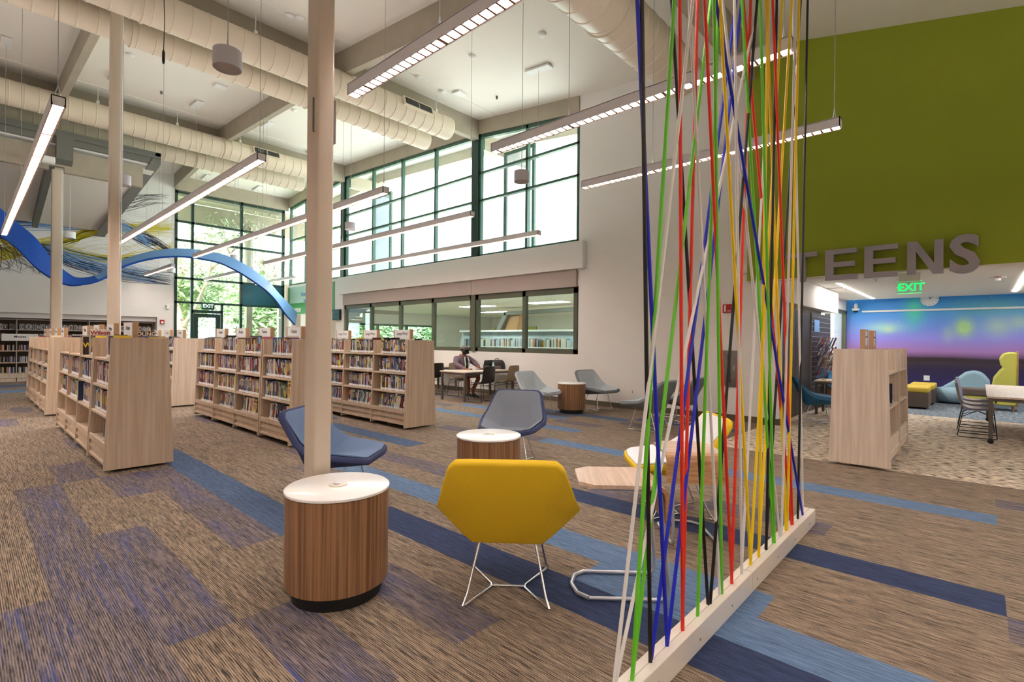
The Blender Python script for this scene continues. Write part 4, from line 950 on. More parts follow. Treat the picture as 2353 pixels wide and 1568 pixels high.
def case_mesh(col):
    if col not in dm:
        q=MB(); q.box(0,.0145,0,.13,0,1,0); q.box(.002,.0125,-.001,0,.2,.8,1); me=bpy.data.meshes.new('film_case'); me.from_pydata([tuple(v) for v in q.v],[],q.f); me.materials.append(G('cover_'+col)); me.materials.append(G('cover_black' if col in('white','cream') else 'cover_white')); me.polygons.foreach_set('material_index',q.m); dm[col]=me
    return dm[col]
sm_=MB()
SN=['lowest','second lowest','middle','second highest','highest']
cnt={}
for c_ in cases:
    cnt[c_[4]]=cnt.get(c_[4],0)+1
    yb=YF+(.16 if c_[4]<3 else .24)
    if id(c_) in vis_ids:
        o=bpy.data.objects.new('film_case',case_mesh(c_[3])); COL.objects.link(o); o.location=(c_[0],yb,c_[1]+.0005); o.scale=(1,1,c_[2])
        tag(o,'%s film case, %s from left on the %s shelf of the far wall shelving'%(c_[3],ORD(cnt[c_[4]]),SN[c_[4]]),'film case','film cases on the far wall shelving')
    else:
        sm_.box(c_[0],c_[0]+.015,yb,yb+.13,c_[1],c_[1]+c_[2],CN.index(c_[3]))
tag(sm_.build('film_cases',['cover_'+q for q in CN]),'rows of film cases filling the rest of the far wall shelving','film cases',None,'stuff')
t=thing('section_sign','white sign reading Movies on the far wall shelving','sign',(1.27,YF+.02,1.42)); m=MB(); m.box(-.42,.42,0,.03,-.11,.11); m.build('board','white',t,bevel=.004); text_mesh('lettering','Movies',.1,'text_dark',t,.001,faceNY((0,-.002,.02)),.002)
t=thing('section_sign','blank white sign farther right on the far wall shelving','sign',(2.95,YF+.02,1.42)); m=MB(); m.box(-.42,.42,0,.03,-.11,.11); m.build('board','white',t,bevel=.004)
# ======================= STRING SCREEN =======================
t=thing('cord_screen','screen of stretched coloured cords rising from a long white floor box','cord screen',(0,0,0))
YC=1.0; ZB=.12
for xa,xb in ((.75,3.12),(3.128,4.66)):
    m=MB(); m.box(xa,xb,YC-.042,YC-.001,0,ZB); m.box(xa,xb,YC+.001,YC+.042,0,ZB); m.box(xa,xb,YC-.03,YC+.03,0,ZB-.012); m.build('floor_box','cord_box',t,bevel=.004)
def holeX(px,py):
    d=vd*FPX+RR*(px-1176.5)-UU*(py-784); k=(YC)/d.y; return (d*k).x
def ptY(px,py,y):
    d=vd*FPX+RR*(px-1176.5)-UU*(py-784); k=y/d.y; return Vector((0,0,H))+d*k
holes=[(1404,1583,'white',[(1480.2,960,1592.4),(1541,960,1744)]),(1451,1562,'green',[(1491.4,960,1549.4),(1526,960,1633.5)]),(1494,1520,'black',[(1483,960,1475)]),(1497,1518,'blue',[(1562.5,960,1691.5)]),
(1533,1484,'blue',[(1507,960,1464.3),(1590.5,960,1704.6)]),(1569,1448,'red',[(1569.4,960,1561.9),(1575.6,960,1602.7)]),(1603,1415,'green',[(1621.4,960,1652)]),(1630.5,1388,'black',[(1604,960,1542.8),(1658,960,1740)]),
(1657,1362,'green',[(1652.8,960,1641)]),(1655.5,1356,'white',[(1635.4,960,1584)]),(1681,1338,'red',[(1664.4,960,1619),(1696.5,960,1725)]),(1703.8,1316,'white',[(1700.3,960,1687.8),(1722.7,960,1774.7)]),
(1725,1296,'yellow',[(1703.3,960,1654),(1748.5,960,1797.5)]),(1743.5,1276,'yellow',[(1751,960,1765.4),(1755,960,1819.6)]),(1760.7,1260,'black',[(1765,960,1785),(1779,960,1840)]),(1777.5,1243,'green',[(1757,960,1704.6),(1776.6,960,1746.7)]),
(1793.5,1229,'white',[(1766,960,1660.6),(1798,960,1829)]),(1807,1214,'yellow',[(1792.5,960,1760.7),(1800,960,1836.4)]),(1820.5,1201,'red',[(1799.4,960,1707.4),(1812.7,960,1775.6)]),(1834.7,1188,'black',[(1838.3,960,1856)]),(1845,1176,'blue',[(1803.7,960,1644.7)]),(1847,1172,'white',[(1843.5,960,1822.4)])]
kk=0
for i,(hx,hy,col,ss) in enumerate(holes):
    x0=holeX(hx,hy); 
    for j,(xm,ym,xt) in enumerate(ss):
        lv=((kk*7)%13-6); kk+=1; P=Vector((x0+(.004 if j else -.004),YC+lv*.0009,ZB-.02)); Q=ptY(xt,0,YC+lv*.011); d=(Q-P); k=(roofz(YC)-.12-P.z)/d.z
        m=MB(); m.tube([P,P+d*k],.0086 if col!='white' else .0078,8); m.build('cord','cord_'+col,t,smooth=60)['label']='%s cord'%('orange-red' if col=='red' else col)
m=MB(); m.box(-.5,5.6,YC-.06,YC+.06,roofz(YC)-.14,roofz(YC)-.03); m.build('ceiling_rail','cord_box',t)
for i in range(7): m=MB(); m.lathe([(.006,YC-.0445),(.006,YC-.042)],(0,0,0),8,'y'); o=m.build('screw','steel_grey',t); o.location=(1.95+i*.42,0,.05)
# ======================= TEENS SIGN =======================
t=thing('wall_sign','grey dimensional capitals reading TEENS on the green wall','sign',(XW-.1,0,0))
def letter(poly_list,name='letter'):
    m=MB()
    for poly in poly_list: m.prism([(-.14,y,z) for y,z in poly],(.09,0,0))
    m.build(name,'letters_grey',t,bevel=.003)
z0,z1=2.49,2.98
def outl(y0,y1,pts): return [[(y0+(y1-y0)*u,z0+(z1-z0)*v) for u,v in pts]]
PT=[(0,.84),(0,1),(1,1),(1,.84),(.63,.84),(.63,0),(.37,0),(.37,.84)]
PE=[(0,0),(0,1),(1,1),(1,.84),(.27,.84),(.27,.58),(.94,.58),(.94,.42),(.27,.42),(.27,.16),(1,.16),(1,0)]
PN=[(0,0),(0,1),(.28,1),(.75,.32),(.75,1),(1,1),(1,0),(.72,0),(.25,.68),(.25,0)]
letter(outl(2.44,1.98,PT)); letter(outl(1.86,1.43,PE)); letter(outl(1.33,.91,PE)); letter(outl(.80,.385,PN))
text=text_mesh('letter','S',.72,'letters_grey',t,.045,faceNX((-.095,.16,2.71)),.024)
# ======================= TEENS EXIT SIGN ETC =======================
t=thing('exit_sign','glowing green EXIT sign under the TEENS letters','exit sign',(10.45,.84,2.38)); m=MB(); m.box(-.006,.006,-.16,.16,-.09,.10); m.build('panel','glass_low',t); m=MB(); m.box(-.02,.02,-.14,.14,.10,.36); m.build('housing','white',t)
m=MB(); m.box(-.008,.008,-.16,.16,-.095,-.09); m.box(-.008,.008,-.16,.16,.1,.105); m.build('edge_glow','exit_green',t); text_mesh('lettering','EXIT',.17,'exit_green',t,.002,faceNX((-.01,-.02,.0)),.003); text_mesh('arrow','<',.10,'exit_green',t,.002,faceNX((-.01,.135,.0)),.002)
for (x0,x1,y,l) in ((12.6,17.4,2.21,'recessed strip light in the teen room ceiling, left one'),(12.4,17.0,-.62,'recessed strip light in the teen room ceiling, at right edge'),(12.4,17.0,-3.4,'recessed strip light in the teen room outside the picture')):
    m=MB(); m.add([(x0,y-.03,0),(x1,y-.03,0),(x1,y+.03,0),(x0,y+.03,0)],[(0,3,2,1)]); o=m.build('strip_light',LM); o.location.z=2.735; tag(o,l,'ceiling light')
for x,y,l in ((11.3,2.3,'slim air slot in the teen ceiling, nearer one'),(13.6,2.5,'slim air slot in the teen ceiling, farther one')):
    m=MB(); m.box(-.05,.05,-.22,.22,-.012,0); o=m.build('air_slot','shade_mauve'); o.location=(x,y,2.738); tag(o,l,'vent')
for x,y,l in ((12.2,1.5,'sprinkler head left of the green exit sign'),(15.2,1.2,'sprinkler head beyond the green exit sign')):
    m=MB(); m.lathe([(.05,0),(.05,-.01),(.012,-.012),(.012,-.05),(.03,-.055)],(0,0,0),14); o=m.build('sprinkler_head','silver'); o.location=(x,y,2.74); tag(o,l,'sprinkler')
t=thing('fire_detector','round white ceiling detector with red FIRE lettering in the teen room','smoke detector',(13.2,.0-.25,2.74)); m=MB(); m.lathe([(.12,0),(.12,-.02),(.05,-.03),(.04,-.07)],(0,0,0),24); m.build('body','white',t,smooth=40); text_mesh('lettering','FIRE',.05,'alarm_red',t,.001,faceNX((-.122,0,-.012)),.001)
t=thing('wall_clock','round white clock high on the aurora wall','clock',(18.28,1.02,2.73)); m=MB(); m.lathe([(.2,-.04),(.2,0)],(0,0,0),40,'x'); m.build('case','white',t,smooth=40)
m=MB(); m.box(-.046,-.042,-.006,.006,0,.12); m.T=Matrix.Rotation(.9,4,'X'); m.box(-.046,-.042,-.006,.006,0,.09); m.T=None
for k in range(12):
    a=k*math.pi/6; m.box(-.045,-.041,.165*math.sin(a)-.006,.165*math.sin(a)+.006,.165*math.cos(a)-.01,.165*math.cos(a)+.01)
m.build('hands','black',t)
m=MB(); m.box(18.22,18.28,-4.8,2.58,2.40,2.45); tag(m.build('wall_rail','white'),'long white rail across the aurora wall','rail')
t=thing('security_camera','white dome camera on the aurora wall left of the rail','camera',(18.28,2.72,2.5)); m=MB(); m.tube([(-.055,0,.08),(-.1,0,.13),(-.16,0,.1),(-.16,0,.02)],.045,12); m.build('arm','white',t,smooth=60); m=MB(); m.lathe([(.1,.02),(.1,-.03),(.075,-.05)],(-.16,0,0),24); m.build('housing','white',t,smooth=40); m=MB(); m.lathe([(.06,-.05),(.055,-.08),(.02,-.1)],(-.16,0,0),20); m.build('dome','black',t,smooth=60)
m=MB(); m.box(-.006,0,-.065,.065,-.07,.07); o=m.build('wall_outlet','white',bevel=.002); o.location=(18.28,1.07,1.17-.72+.0); o.location.z=.52; tag(o,'white outlet low on the aurora wall','outlet')
# white wall outlets, alarm, extinguisher cabinet
for y,z,l in ((5.93,.42,'left white outlet low on the wall by the grey chair'),(5.48,.38,'right white outlet low on the wall, behind it the cords start')):
    t=thing('wall_outlet',l,'outlet',(XW,y,z)); m=MB(); m.box(-.006,0,-.035,.035,-.058,.058); m.build('plate','white',t,bevel=.002); m=MB(); m.box(-.009,-.005,-.012,.012,-.03,.03); m.build('socket','shade_mauve',t)
t=thing('fire_alarm','red fire alarm pull box with white lettering on the white wall','fire alarm',(XW,3.48,2.1)); m=MB(); m.box(-.06,0,-.09,.09,-.08,.08); m.build('body','alarm_red',t,bevel=.006); m=MB(); m.box(-.063,-.059,.03,.06,-.06,.06); m.box(-.063,-.059,-.06,.0,-.055,-.04); m.build('marking','white',t)
t=thing('extinguisher_cabinet','brushed metal fire extinguisher cabinet set in the white wall','cabinet',(XW,3.45,.97)); m=MB(); m.box(-.03,0,-.17,.17,-.34,.34); m.build('frame','brushed',t,bevel=.004); m=MB(); m.box(-.036,-.03,-.135,.135,-.305,.305); m.build('door','brushed',t); m=MB(); m.box(-.039,-.036,-.03,.03,-.26,.26); m.build('window_slot','black',t); m=MB(); m.tube([(-.044,0,-.24),(-.044,0,.12)],.018,8); m.build('extinguisher','alarm_red',t); m=MB(); m.box(-.05,-.036,-.10,-.085,-.03,.05); m.build('latch','silver',t)
# ======================= TEEN ROOM FURNITURE =======================
def teen_case():
    t=thing('bookcase','pale ash two-bay bookcase near the teen room, mostly empty','bookcase',(7.15,1.03,0),0)
    Ht=1.39; h2=lambda z:.305-.035*z/Ht
    def tb(m,x0,x1,z0,z1): m.hexa([(x0,-h2(z0),z0),(x1,-h2(z0),z0),(x1,h2(z0),z0),(x0,h2(z0),z0),(x0,-h2(z1),z1),(x1,-h2(z1),z1),(x1,h2(z1),z1),(x0,h2(z1),z1)])
    m=MB(); tb(m,0,.028,.03,Ht); m.build('end_panel','ash_pale',t,bevel=.002)
    m=MB(); tb(m,2.0-.028,2.0,.03,Ht); m.build('end_panel','ash_pale',t,bevel=.002)
    m=MB(); tb(m,.985,1.013,.03,Ht-.002); o=m.build('upright','ash_pale',t,bevel=.002)
    m=MB()
    for X in (.984,1.971):
        for k in range(30): z=.42+k*.03; m.box(X-.001,X+.0,-h2(z)+.05,-h2(z)+.056,z,z+.006)
    m.build('pin_holes','black',o)['kind']='stuff'
    m=MB(); m.box(.028,1.972,-.008,.008,.1,Ht-.04); m.build('back_panel','ash_pale',t)
    for a,c_ in ((.028,.985),(1.013,1.972)):
        for z in (.33,.72,1.12):
            for s in (-1,1): m=MB(); q=s*(h2(z)-.01); m.box(a,c_,min(q,s*.008),max(q,s*.008),z-.026,z); m.build('shelf','ash_pale',t,bevel=.002)
        for s in (-1,1): m=MB(); q=s*(h2(.2)-.02); m.box(a,c_,min(q,q-s*.02),max(q,q-s*.02),.09,.36); q2=q+s*.015; m.box(a,c_,min(q,q2),max(q,q2),.16,.19); m.build('base_panel','ash_pale',t)
        for s in (-1,1): m=MB(); m.lathe([(.028,-.012),(.034,0),(.028,.012)],((a+c_)/2,s*.2,.034),14,'y'); m.build('caster','darkmetal',t)
    return t
teen_case()
def tbook(x,y,z,w,d,h,ln,col,label):
    me=book_mesh(col,'white' if col!='white' else 'red',1); o=bpy.data.objects.new('book',me); COL.objects.link(o)
    o.matrix_world=Matrix.Translation((x,y,z+.5*w*math.sin(abs(ln))))@Matrix.Rotation(ln,4,'Y')@Matrix.Rotation(math.pi/2,4,'Z')@Matrix.Diagonal((d,w,h,1))
    tag(o,label,'book'); l=bpy.data.objects.new('spine_label',lme); COL.objects.link(l); l.parent=o; l['label']='white spine label'
tbook(8.78,.79,1.122,.04,.15,.23,0,'white','white book with blue spine band standing alone on the top shelf, teen bookcase')
tbook(7.86,.79,.722,.03,.16,.24,0,'navy','navy and orange book on the middle shelf of the teen bookcase')
for k,(x,cc) in enumerate([(7.8,'black'),(7.84,'maroon'),(7.88,'white')]): tbook(x,.82,.332,.03,.15,.23,-.25,cc,'%s leaning book, near bay bottom shelf of the teen bookcase'%cc)
for k,(x,cc) in enumerate([(8.7,'black'),(8.745,'red'),(8.79,'orange'),(8.835,'yellow')]): tbook(x,.82,.332,.035,.15,.24,-.28,cc,'%s leaning book, far bay bottom shelf of the teen bookcase'%cc)
for x,l in ((7.45,'nearer small wooden sign holder on the teen bookcase'),(8.1,'farther small wooden sign holder on the teen bookcase')):
    t=thing('sign_holder',l,'sign holder',(x,1.03,1.39),math.pi/2); 
    m=MB(); m.box(-.025,.025,.085,.115,0,.24); m.build('side_block','ash_edge',t); m=MB(); m.box(-.025,.025,-.115,-.085,0,.24); m.build('side_block','ash_edge',t)
    m=MB(); m.box(-.025,.025,-.085,.085,0,.045); m.build('base','ash_edge',t); m=MB(); m.box(-.022,-.018,-.085,.085,.045,.225); m.build('card','white_frost',t); text_mesh('lettering','Teen Fiction',.032,'text_dark',t,.0008,faceNX((-.0225,0,.15)))
def tealchair(x,y,ang,l): return lounge(x,y,ang,'teal_fabric','teal_fabric',l,'blue lounge chairs in the teen room','silver')
tealchair(10.75,2.22,-72,'teal blue lounge chair left of the teen bookcase, back toward the dark panel')
tealchair(13.5,2.15,-140,'teal blue lounge chair beyond the tablet table, mostly behind the bookcase')
work_table(11.9,12.6,2.0,2.5,.70,'small table with coloured markers between the blue lounge chairs','ashtop')
for i,(c_,dx) in enumerate((('red',0),('green',.05),('yellow',.1))):
    m=MB(); m.lathe([(.008,0),(.009,.02),(.009,.11),(.006,.13)],(0,0,0),10,'x'); o=m.build('marker','cord_'+c_); o.location=(12.02+dx,2.38-dx*.4,.711); tag(o,'%s marker lying on the small teen room table'%c_,'marker')
# long desk under the teen window
m=MB(); m.box(14.0,18.2,2.4,2.95,1.0,1.04); m.box(14.0,14.04,2.42,2.95,0,1.0); m.box(16.1,16.14,2.42,2.95,0,1.0); m.box(18.1,18.14,2.42,2.95,0,1.0); tag(m.build('counter','walnut_flat',bevel=.003),'wooden counter running under the teen room windows','counter')
# dark cabinet & magazine rack
t=thing('dark_cabinet','tall dark panelled cabinet at the entrance to the teen room','cabinet',(10.08,2.70,0)); m=MB(); m.box(0,2.3,0,.27,0,2.12); m.build('carcass','base_brown',t)
mat('dark_lam',(62,52,50),.45,noise=.15,scale=(30,30,1)); 
for i in range(2): m=MB(); m.box(.01+i*1.15,1.14+i*1.15,-.02,0,.02,2.1); m.build('door','dark_lam',t,bevel=.003)
t=thing('magazine_rack','dark slatwall magazine rack with clear holders beside the teen window','magazine rack',(12.42,2.66,0)); m=MB(); m.box(0,1.9,0,.3,0,2.12); m.build('slatwall','dark_lam',t)
m=MB()
for i in range(15): z=.5+i*.11; m.box(0,1.9,-.006,0,z,z+.012)
m.box(-.01,.0,-.01,.3,0,2.12); m.build('slat_rails','silver',t)
mgc=['skyblue','black','white','red','tan','purple','teal','cream','slate','pink','grey','maroon']
Rm=random.Random(5); n_=0
for r_,z in enumerate((1.35,1.12,.9,.68)):
    for c_ in range(6):
        x=12.5+c_*.3; m=MB(); m.T=Matrix.Translation((x,2.60,z))@Matrix.Rotation(.35,4,'X')@Matrix.Rotation(Rm.uniform(-.06,.06),4,'Y'); cc=mgc[(r_*5+c_*3)%12]
        m.box(0,.2,-.006,0,0,.27,0); m.box(.02,.18,-.0065,-.006,.2,.25,1); m.box(.04,.16,-.0065,-.006,.05,.16,1); m.T=None
        cat_=['cover_'+cc,'cover_'+mgc[(r_*3+c_*5+4)%12]]
        o=m.build('magazine',cat_); tag(o,'%s magazine in row %s of the rack, %s from the left'%(cc,['one (top)','two','three','four'][r_],ORD(c_+1)),'magazine','magazines in the clear rack holders')
        m=MB(); m.T=Matrix.Translation((x,2.60,z))@Matrix.Rotation(.35,4,'X'); m.box(-.01,.21,-.014,-.012,-.01,.1); m.box(-.01,.21,-.014,.006,-.014,-.008); m.T=None; o2=m.build('clear_holder','glass_clear',t); o2.matrix_parent_inverse=Matrix.Translation((-12.42,-2.66,0))
m=MB(); m.box(12.62,13.1,2.648,2.655,1.72,1.98); tag(m.build('notice','ribbon_white'),'pale blue notice at the top of the magazine rack','notice')
# ottomans, beanbag, sofa
def ottoman(x,y,l):
    t=thing('ottoman',l,'ottoman',(x,y,0),0,'ottomans with mustard tops by the aurora wall')
    m=MB(); m.box(-.5,.5,-.24,.24,.04,.37); m.build('base','brown_fabric',t,bevel=.012); m=MB(); m.box(-.505,.505,-.245,.245,.37,.49); m.build('cushion','mustard_fabric',t,bevel=.035,seg=3)
    for sx in (1,-1):
        for sy in (1,-1): m=MB(); m.lathe([(.018,-.01),(.022,0),(.018,.01)],(sx*.42,sy*.18,.022),12,'x'); m.box(sx*.42-.01,sx*.42+.01,sy*.18-.01,sy*.18+.01,.02,.045); m.build('caster','black',t)
ottoman(15.1,1.06,'nearer mustard-topped ottoman behind the teen bookcase'); ottoman(16.3,1.02,'farther mustard-topped ottoman by the aurora wall')
t=thing('beanbag_seat','pale blue beanbag-style lounger with a rounded sloping back','lounger',(16.9,.3,0),0)
def blobm(pts,mm,name,par,sub=2,**k):
    m=MB(); m.grid(pts); return m.build(name,mm,par,smooth=True,sub=sub,**k)
m=MB(); prof=[(.0,.02),(.36,.02),(.46,.08),(.47,.25),(.42,.36),(.25,.40),(.0,.41)]
m.lathe(prof,(0,0,0),28,'z',0,1.0,1.25,cap=False); m.build('seat','sky_fabric',t,smooth=80)
m=MB(); rows=[]
# wedge back: disc standing on the right, sloping left
outl=[(-.52,.25),(-.50,.60),(-.38,.78),(-.22,.84),(-.05,.78),(.18,.55),(.42,.36),(.42,.2)]
m.prism([(-.17,y,z) for y,z in outl],(.34,0,0)); m.build('backrest','sky_fabric',t,smooth=60,bevel=.07,seg=4)
t=thing('high_back_seat','tall lime green high-back seat by the aurora wall','seat',(15.9,-.42,0),0)
outl=[(.18,.14),(.18,.42),(.12,.46),(.20,.52),(.17,.72),(.08,.88),(.02,.95),(.06,1.02),(.08,1.16),(.02,1.27),(-.08,1.30),(-.18,1.30),(-.2,1.26),(-.2,.12),(.1,.12)]
m=MB(); m.prism([(-.3,y,z) for y,z in outl],(.6,0,0)); m.build('back','lime_fabric',t,smooth=60,bevel=.03,seg=3)
m=MB(); m.box(-.32,.3,-.215,-.2,.1,1.32); m.build('back_shell','walnut_flat',t)
m=MB(); m.box(-.32,.28,.1,.75,.30,.46); m.build('seat_cushion','brown_fabric',t,bevel=.03,seg=3); m=MB(); m.box(-.3,.28,.1,.72,.14,.30); m.build('seat_base','lime_fabric',t,bevel=.02)
for sx,sy in ((-.25,-.15),(.22,-.15),(-.25,.65),(.22,.65)): m=MB(); m.lathe([(.014,0),(.022,.15)],(sx,sy,0),12); m.build('leg','walnut_flat',t,smooth=60)
t=thing('high_table','pale high table at the right edge of the teen room','table',(16.6,-1.6,0)); m=MB(); m.box(-.4,.4,-.8,.8,1.0,1.03); m.build('tabletop','ashtop',t); 
for sx in (-.35,.35):
    for sy in (-.7,.7): m=MB(); m.box(sx-.02,sx+.02,sy-.02,sy+.02,0,1.0); m.build('leg','darkmetal',t)
t=thing('bar_stool','dark wire bar stool under the high table','stool',(15.7,-1.1,0)); m=MB(); m.box(-.2,.2,-.2,.2,.70,.73); m.build('seat','brown_fabric',t,bevel=.01)
for sx in (-1,1):
    for sy in (-1,1): m=MB(); m.tube([(sx*.15,sy*.15,.7),(sx*.21,sy*.21,.0)],.01,6); m.build('leg','black',t)
m=MB(); m.tube([(-.19,-.19,.25),(.19,-.19,.25),(.19,.19,.25),(-.19,.19,.25)],.008,6,closed=True); m.build('footrest','black',t)
work_table(10.25,13.35,-2.0,-.09,.70,'long pale two-part table on casters at the right edge','ashtop',True)
m=MB(); m.box(10.27,13.33,-.80,-.796,.701,.7025); tag(m.build('table_seam','walnut_flat'),'dark seam line across the long teen table top','table seam')
shell_chair(10.95,.02,-90,'tanplastic','nearer shell chair with pale blue pads at the teen table','seatpad_blue')
shell_chair(11.75,.04,-90,'tanplastic','second shell chair with pale blue pads at the teen table','seatpad_blue')
shell_chair(12.6,.05,-90,'tanplastic','third shell chair with pale blue pads at the teen table','seatpad_blue')
# ======================= PERSON =======================
def skinobj(name,chains,mats,parent,sub=1,root=0):
    bm_v=[];bm_e=[];rad=[]; idx={}
    for ch in chains:
        prev=None
        for p in ch:
            key=tuple(round(c,4) for c in p[:3])
            if key not in idx: idx[key]=len(bm_v); bm_v.append(p[:3]); rad.append((p[3],p[4] if len(p)>4 else p[3]))
            if prev is not None: bm_e.append((prev,idx[key]))
            prev=idx[key]
    me=bpy.data.meshes.new(name); me.from_pydata(bm_v,bm_e,[]); o=bpy.data.objects.new(name,me); COL.objects.link(o); o.parent=parent
    md=o.modifiers.new('k','SKIN'); 
    lay=me.skin_vertices[0] if len(me.skin_vertices) else None
    if lay is None:
        bm=bmesh.new(); bm.from_mesh(me); bm.verts.layers.skin.verify(); bm.to_mesh(me); bm.free(); lay=me.skin_vertices[0]
    for i,r in enumerate(rad): lay.data[i].radius=r; lay.data[i].use_root=(i==root)
    md.use_smooth_shade=True; md2=o.modifiers.new('u','SUBSURF'); md2.levels=sub; md2.render_levels=sub
    me.materials.append(G(mats)); return o
# local frame: faces -Y ; right side is -X
P_=thing('person','seated person in a grey cap, black face mask, purple-grey hoodie and shorts at a laptop','person',(8.94,10.02,0),0); P_.scale=(1.16,1.06,1.0)
hip=(0,.02,.54); 
body=skinobj('body',[ [(0,.02,.56,.13,.11),(0,.0,.72,.13,.11),(0,-.03,.88,.14,.11),(0,-.05,1.0,.11,.09),(0,-.07,1.06,.055),(0,-.09,1.12,.055)],
 [(0,-.05,1.0,.11,.09),(-.17,-.04,.99,.065),(-.27,-.12,.84,.05),(-.24,-.36,.745,.036),(-.235,-.42,.735,.03)],
 [(0,-.05,1.0,.11,.09),(.17,-.04,.99,.065),(.25,-.16,.86,.05),(.17,-.40,.76,.036),(.165,-.46,.75,.03)],
 [(0,.02,.56,.13,.11),(-.11,-.02,.54,.09),(-.17,-.36,.54,.065),(-.16,-.42,.46,.055),(-.13,-.40,.25,.05),(-.11,-.36,.09,.035)],
 [(0,.02,.56,.13,.11),(.11,-.02,.54,.09),(.16,-.38,.55,.065),(.14,-.44,.46,.055),(.02,-.42,.25,.05),(.0,-.40,.09,.035)]],'skin',P_,2)
# hands: palm + five fingers each
for sx,px_,py_ in ((-1,-.235,-.42),(1,.165,-.46)):
    w=[(px_,py_+.0,.735,.026,.02),(px_,py_-.05,.732,.030,.014),(px_,py_-.085,.73,.030,.013)]
    ch=[w]
    for k,(ox,ln) in enumerate(((-.027,.050),(-.009,.062),(.010,.060),(.028,.046))):
        ch.append([(px_,py_-.085,.73,.030,.013),(px_+ox,py_-.10,.735,.0095),(px_+ox*1.15,py_-.10-ln*.55,.738,.0088),(px_+ox*1.15,py_-.10-ln,.722,.0075)])
    ch.append([(px_,py_-.05,.732,.030,.014),(px_-sx*(-.036),py_-.07,.728,.011),(px_-sx*(-.05),py_-.10,.722,.0095)])
    skinobj('hand',ch,'skin',P_,1)
# head
hd=MB(); hc=Vector((0,-.10,1.19))
rows=[]
for i in range(13):
    v=math.pi*i/12; row=[]
    for j in range(20):
        u=2*math.pi*j/20; x=.077*math.sin(v)*math.cos(u); y=.098*math.sin(v)*math.sin(u); z=.118*math.cos(v)
        if z<-.02: x*=1-.25*(-z-.02)/.1; 
        if y<0 and z<-.03: y*=1-.12*(-z-.03)/.09
        if y<-.08 and abs(x)<.02 and -.03<z<.02: y-=.018
        row.append(tuple(hc+Vector((x,y,z))))
    row.append(row[0]); rows.append(row)
hd.grid(rows); hd.build('head','skin',P_,smooth=True,sub=1)
for s in (-1,1):
    m=MB(); m.lathe([(.004,-.008),(.026,-.004),(.03,.004),(.012,.008)],(s*.08,-.09,1.185),14,'x',0,.6,1); m.build('ear','skin',P_,smooth=60)
    m=MB(); m.lathe([(.002,-.003),(.010,0),(.002,.003)],(s*.03,-.185,1.205),10,'y'); m.build('eye','black',P_)
m=MB(); m.tube([(s*.0+q[0],q[1],q[2]) for s in (1,) for q in [(-.078,-.08,1.205),(-.06,-.175,1.205),(-.032,-.19,1.222),(-.008,-.197,1.205),(.008,-.197,1.205),(.032,-.19,1.222),(.06,-.175,1.205),(.078,-.08,1.205)]],.003,6)
m.tube([(-.055,-.182,1.2),(-.032,-.192,1.185),(-.01,-.198,1.2)],.0025,6); m.tube([(.055,-.182,1.2),(.032,-.192,1.185),(.01,-.198,1.2)],.0025,6); m.build('glasses','black',P_,smooth=60)
rows=[]
for i in range(6):
    z=1.188-.085*i/5; row=[]
    for j in range(9):
        u=math.radians(-75+150*j/8); r=.088+.016*math.sin(math.pi*i/5); row.append((r*.9*math.sin(u),-.10-(r+.012)*math.cos(u)*(1.0 if abs(j-4)>1 else 1.08),z))
    rows.append(row)
m=MB(); m.grid(rows); m.build('face_mask','black',P_,smooth=True,solid=.004)
m=MB(); m.lathe([(.088,1.225),(.092,1.25),(.086,1.285),(.06,1.31),(.02,1.318)],(0,-.095,0),24,'z',0,1,1.12); 
o=m.build('cap','capgrey',P_,smooth=60)
P=[]
for i in range(4):
    r=.09+.075*i/3; P.append([(r*.85*math.sin(math.radians(a)),-.10-(r*.98)*math.cos(math.radians(a)),1.235-.012*i+.012*(1-abs(a)/60)) for a in range(-60,61,15)])
m=MB(); m.grid(P); m.build('cap_brim','black',o,smooth=True,solid=.005)
m=MB(); m.lathe([(.084,1.17),(.088,1.2),(.088,1.235)],(0,-.08,0),20,'z',0,1,1,cap=False); m.build('hair','black',P_,smooth=60)
skinobj('hoodie',[ [(0,.03,.60,.19,.145),(0,.01,.74,.20,.155),(0,-.02,.88,.19,.145),(0,-.04,.99,.15,.11),(0,-.045,1.045,.10,.09)],
 [(0,-.04,.99,.15,.11),(-.18,-.035,.975,.088),(-.285,-.12,.835,.074),(-.245,-.36,.755,.05)],
 [(0,-.04,.99,.15,.11),(.18,-.035,.975,.088),(.27,-.16,.85,.074),(.175,-.40,.77,.05)]],'hoodie',P_,2)
m=MB(); P=[]
for i in range(4):
    a0=i/3; P.append([((.10-.012*i)*math.sin(math.radians(a)),.0-.02-(.085)*math.cos(math.radians(a)),1.02+.05*a0-.02*math.cos(math.radians(a))) for a in range(90,271,15)])
m.grid(P); m.build('hood','hoodie',P_,smooth=True,solid=.03)
m=MB(); m.tube([(-.045,-.155,1.02),(-.06,-.185,.92),(-.055,-.19,.80),(-.05,-.17,.72)],.011,8); m.tube([(.045,-.155,1.02),(.06,-.185,.92),(.055,-.19,.80),(.05,-.17,.72)],.011,8); m.build('zip_trim','white',P_,smooth=60)
m=MB(); m.hexa([(-.05,-.172,.74),(.05,-.172,.74),(.05,-.13,.74),(-.05,-.13,.74),(-.04,-.150,1.0),(.04,-.150,1.0),(.04,-.1,1.0),(-.04,-.1,1.0)]); sh=m.build('shirt','black',P_,bevel=.01)
m=MB(); m.box(-.028,.028,-.180,-.160,.80,.87); m.build('shirt_print','cover_green',sh)
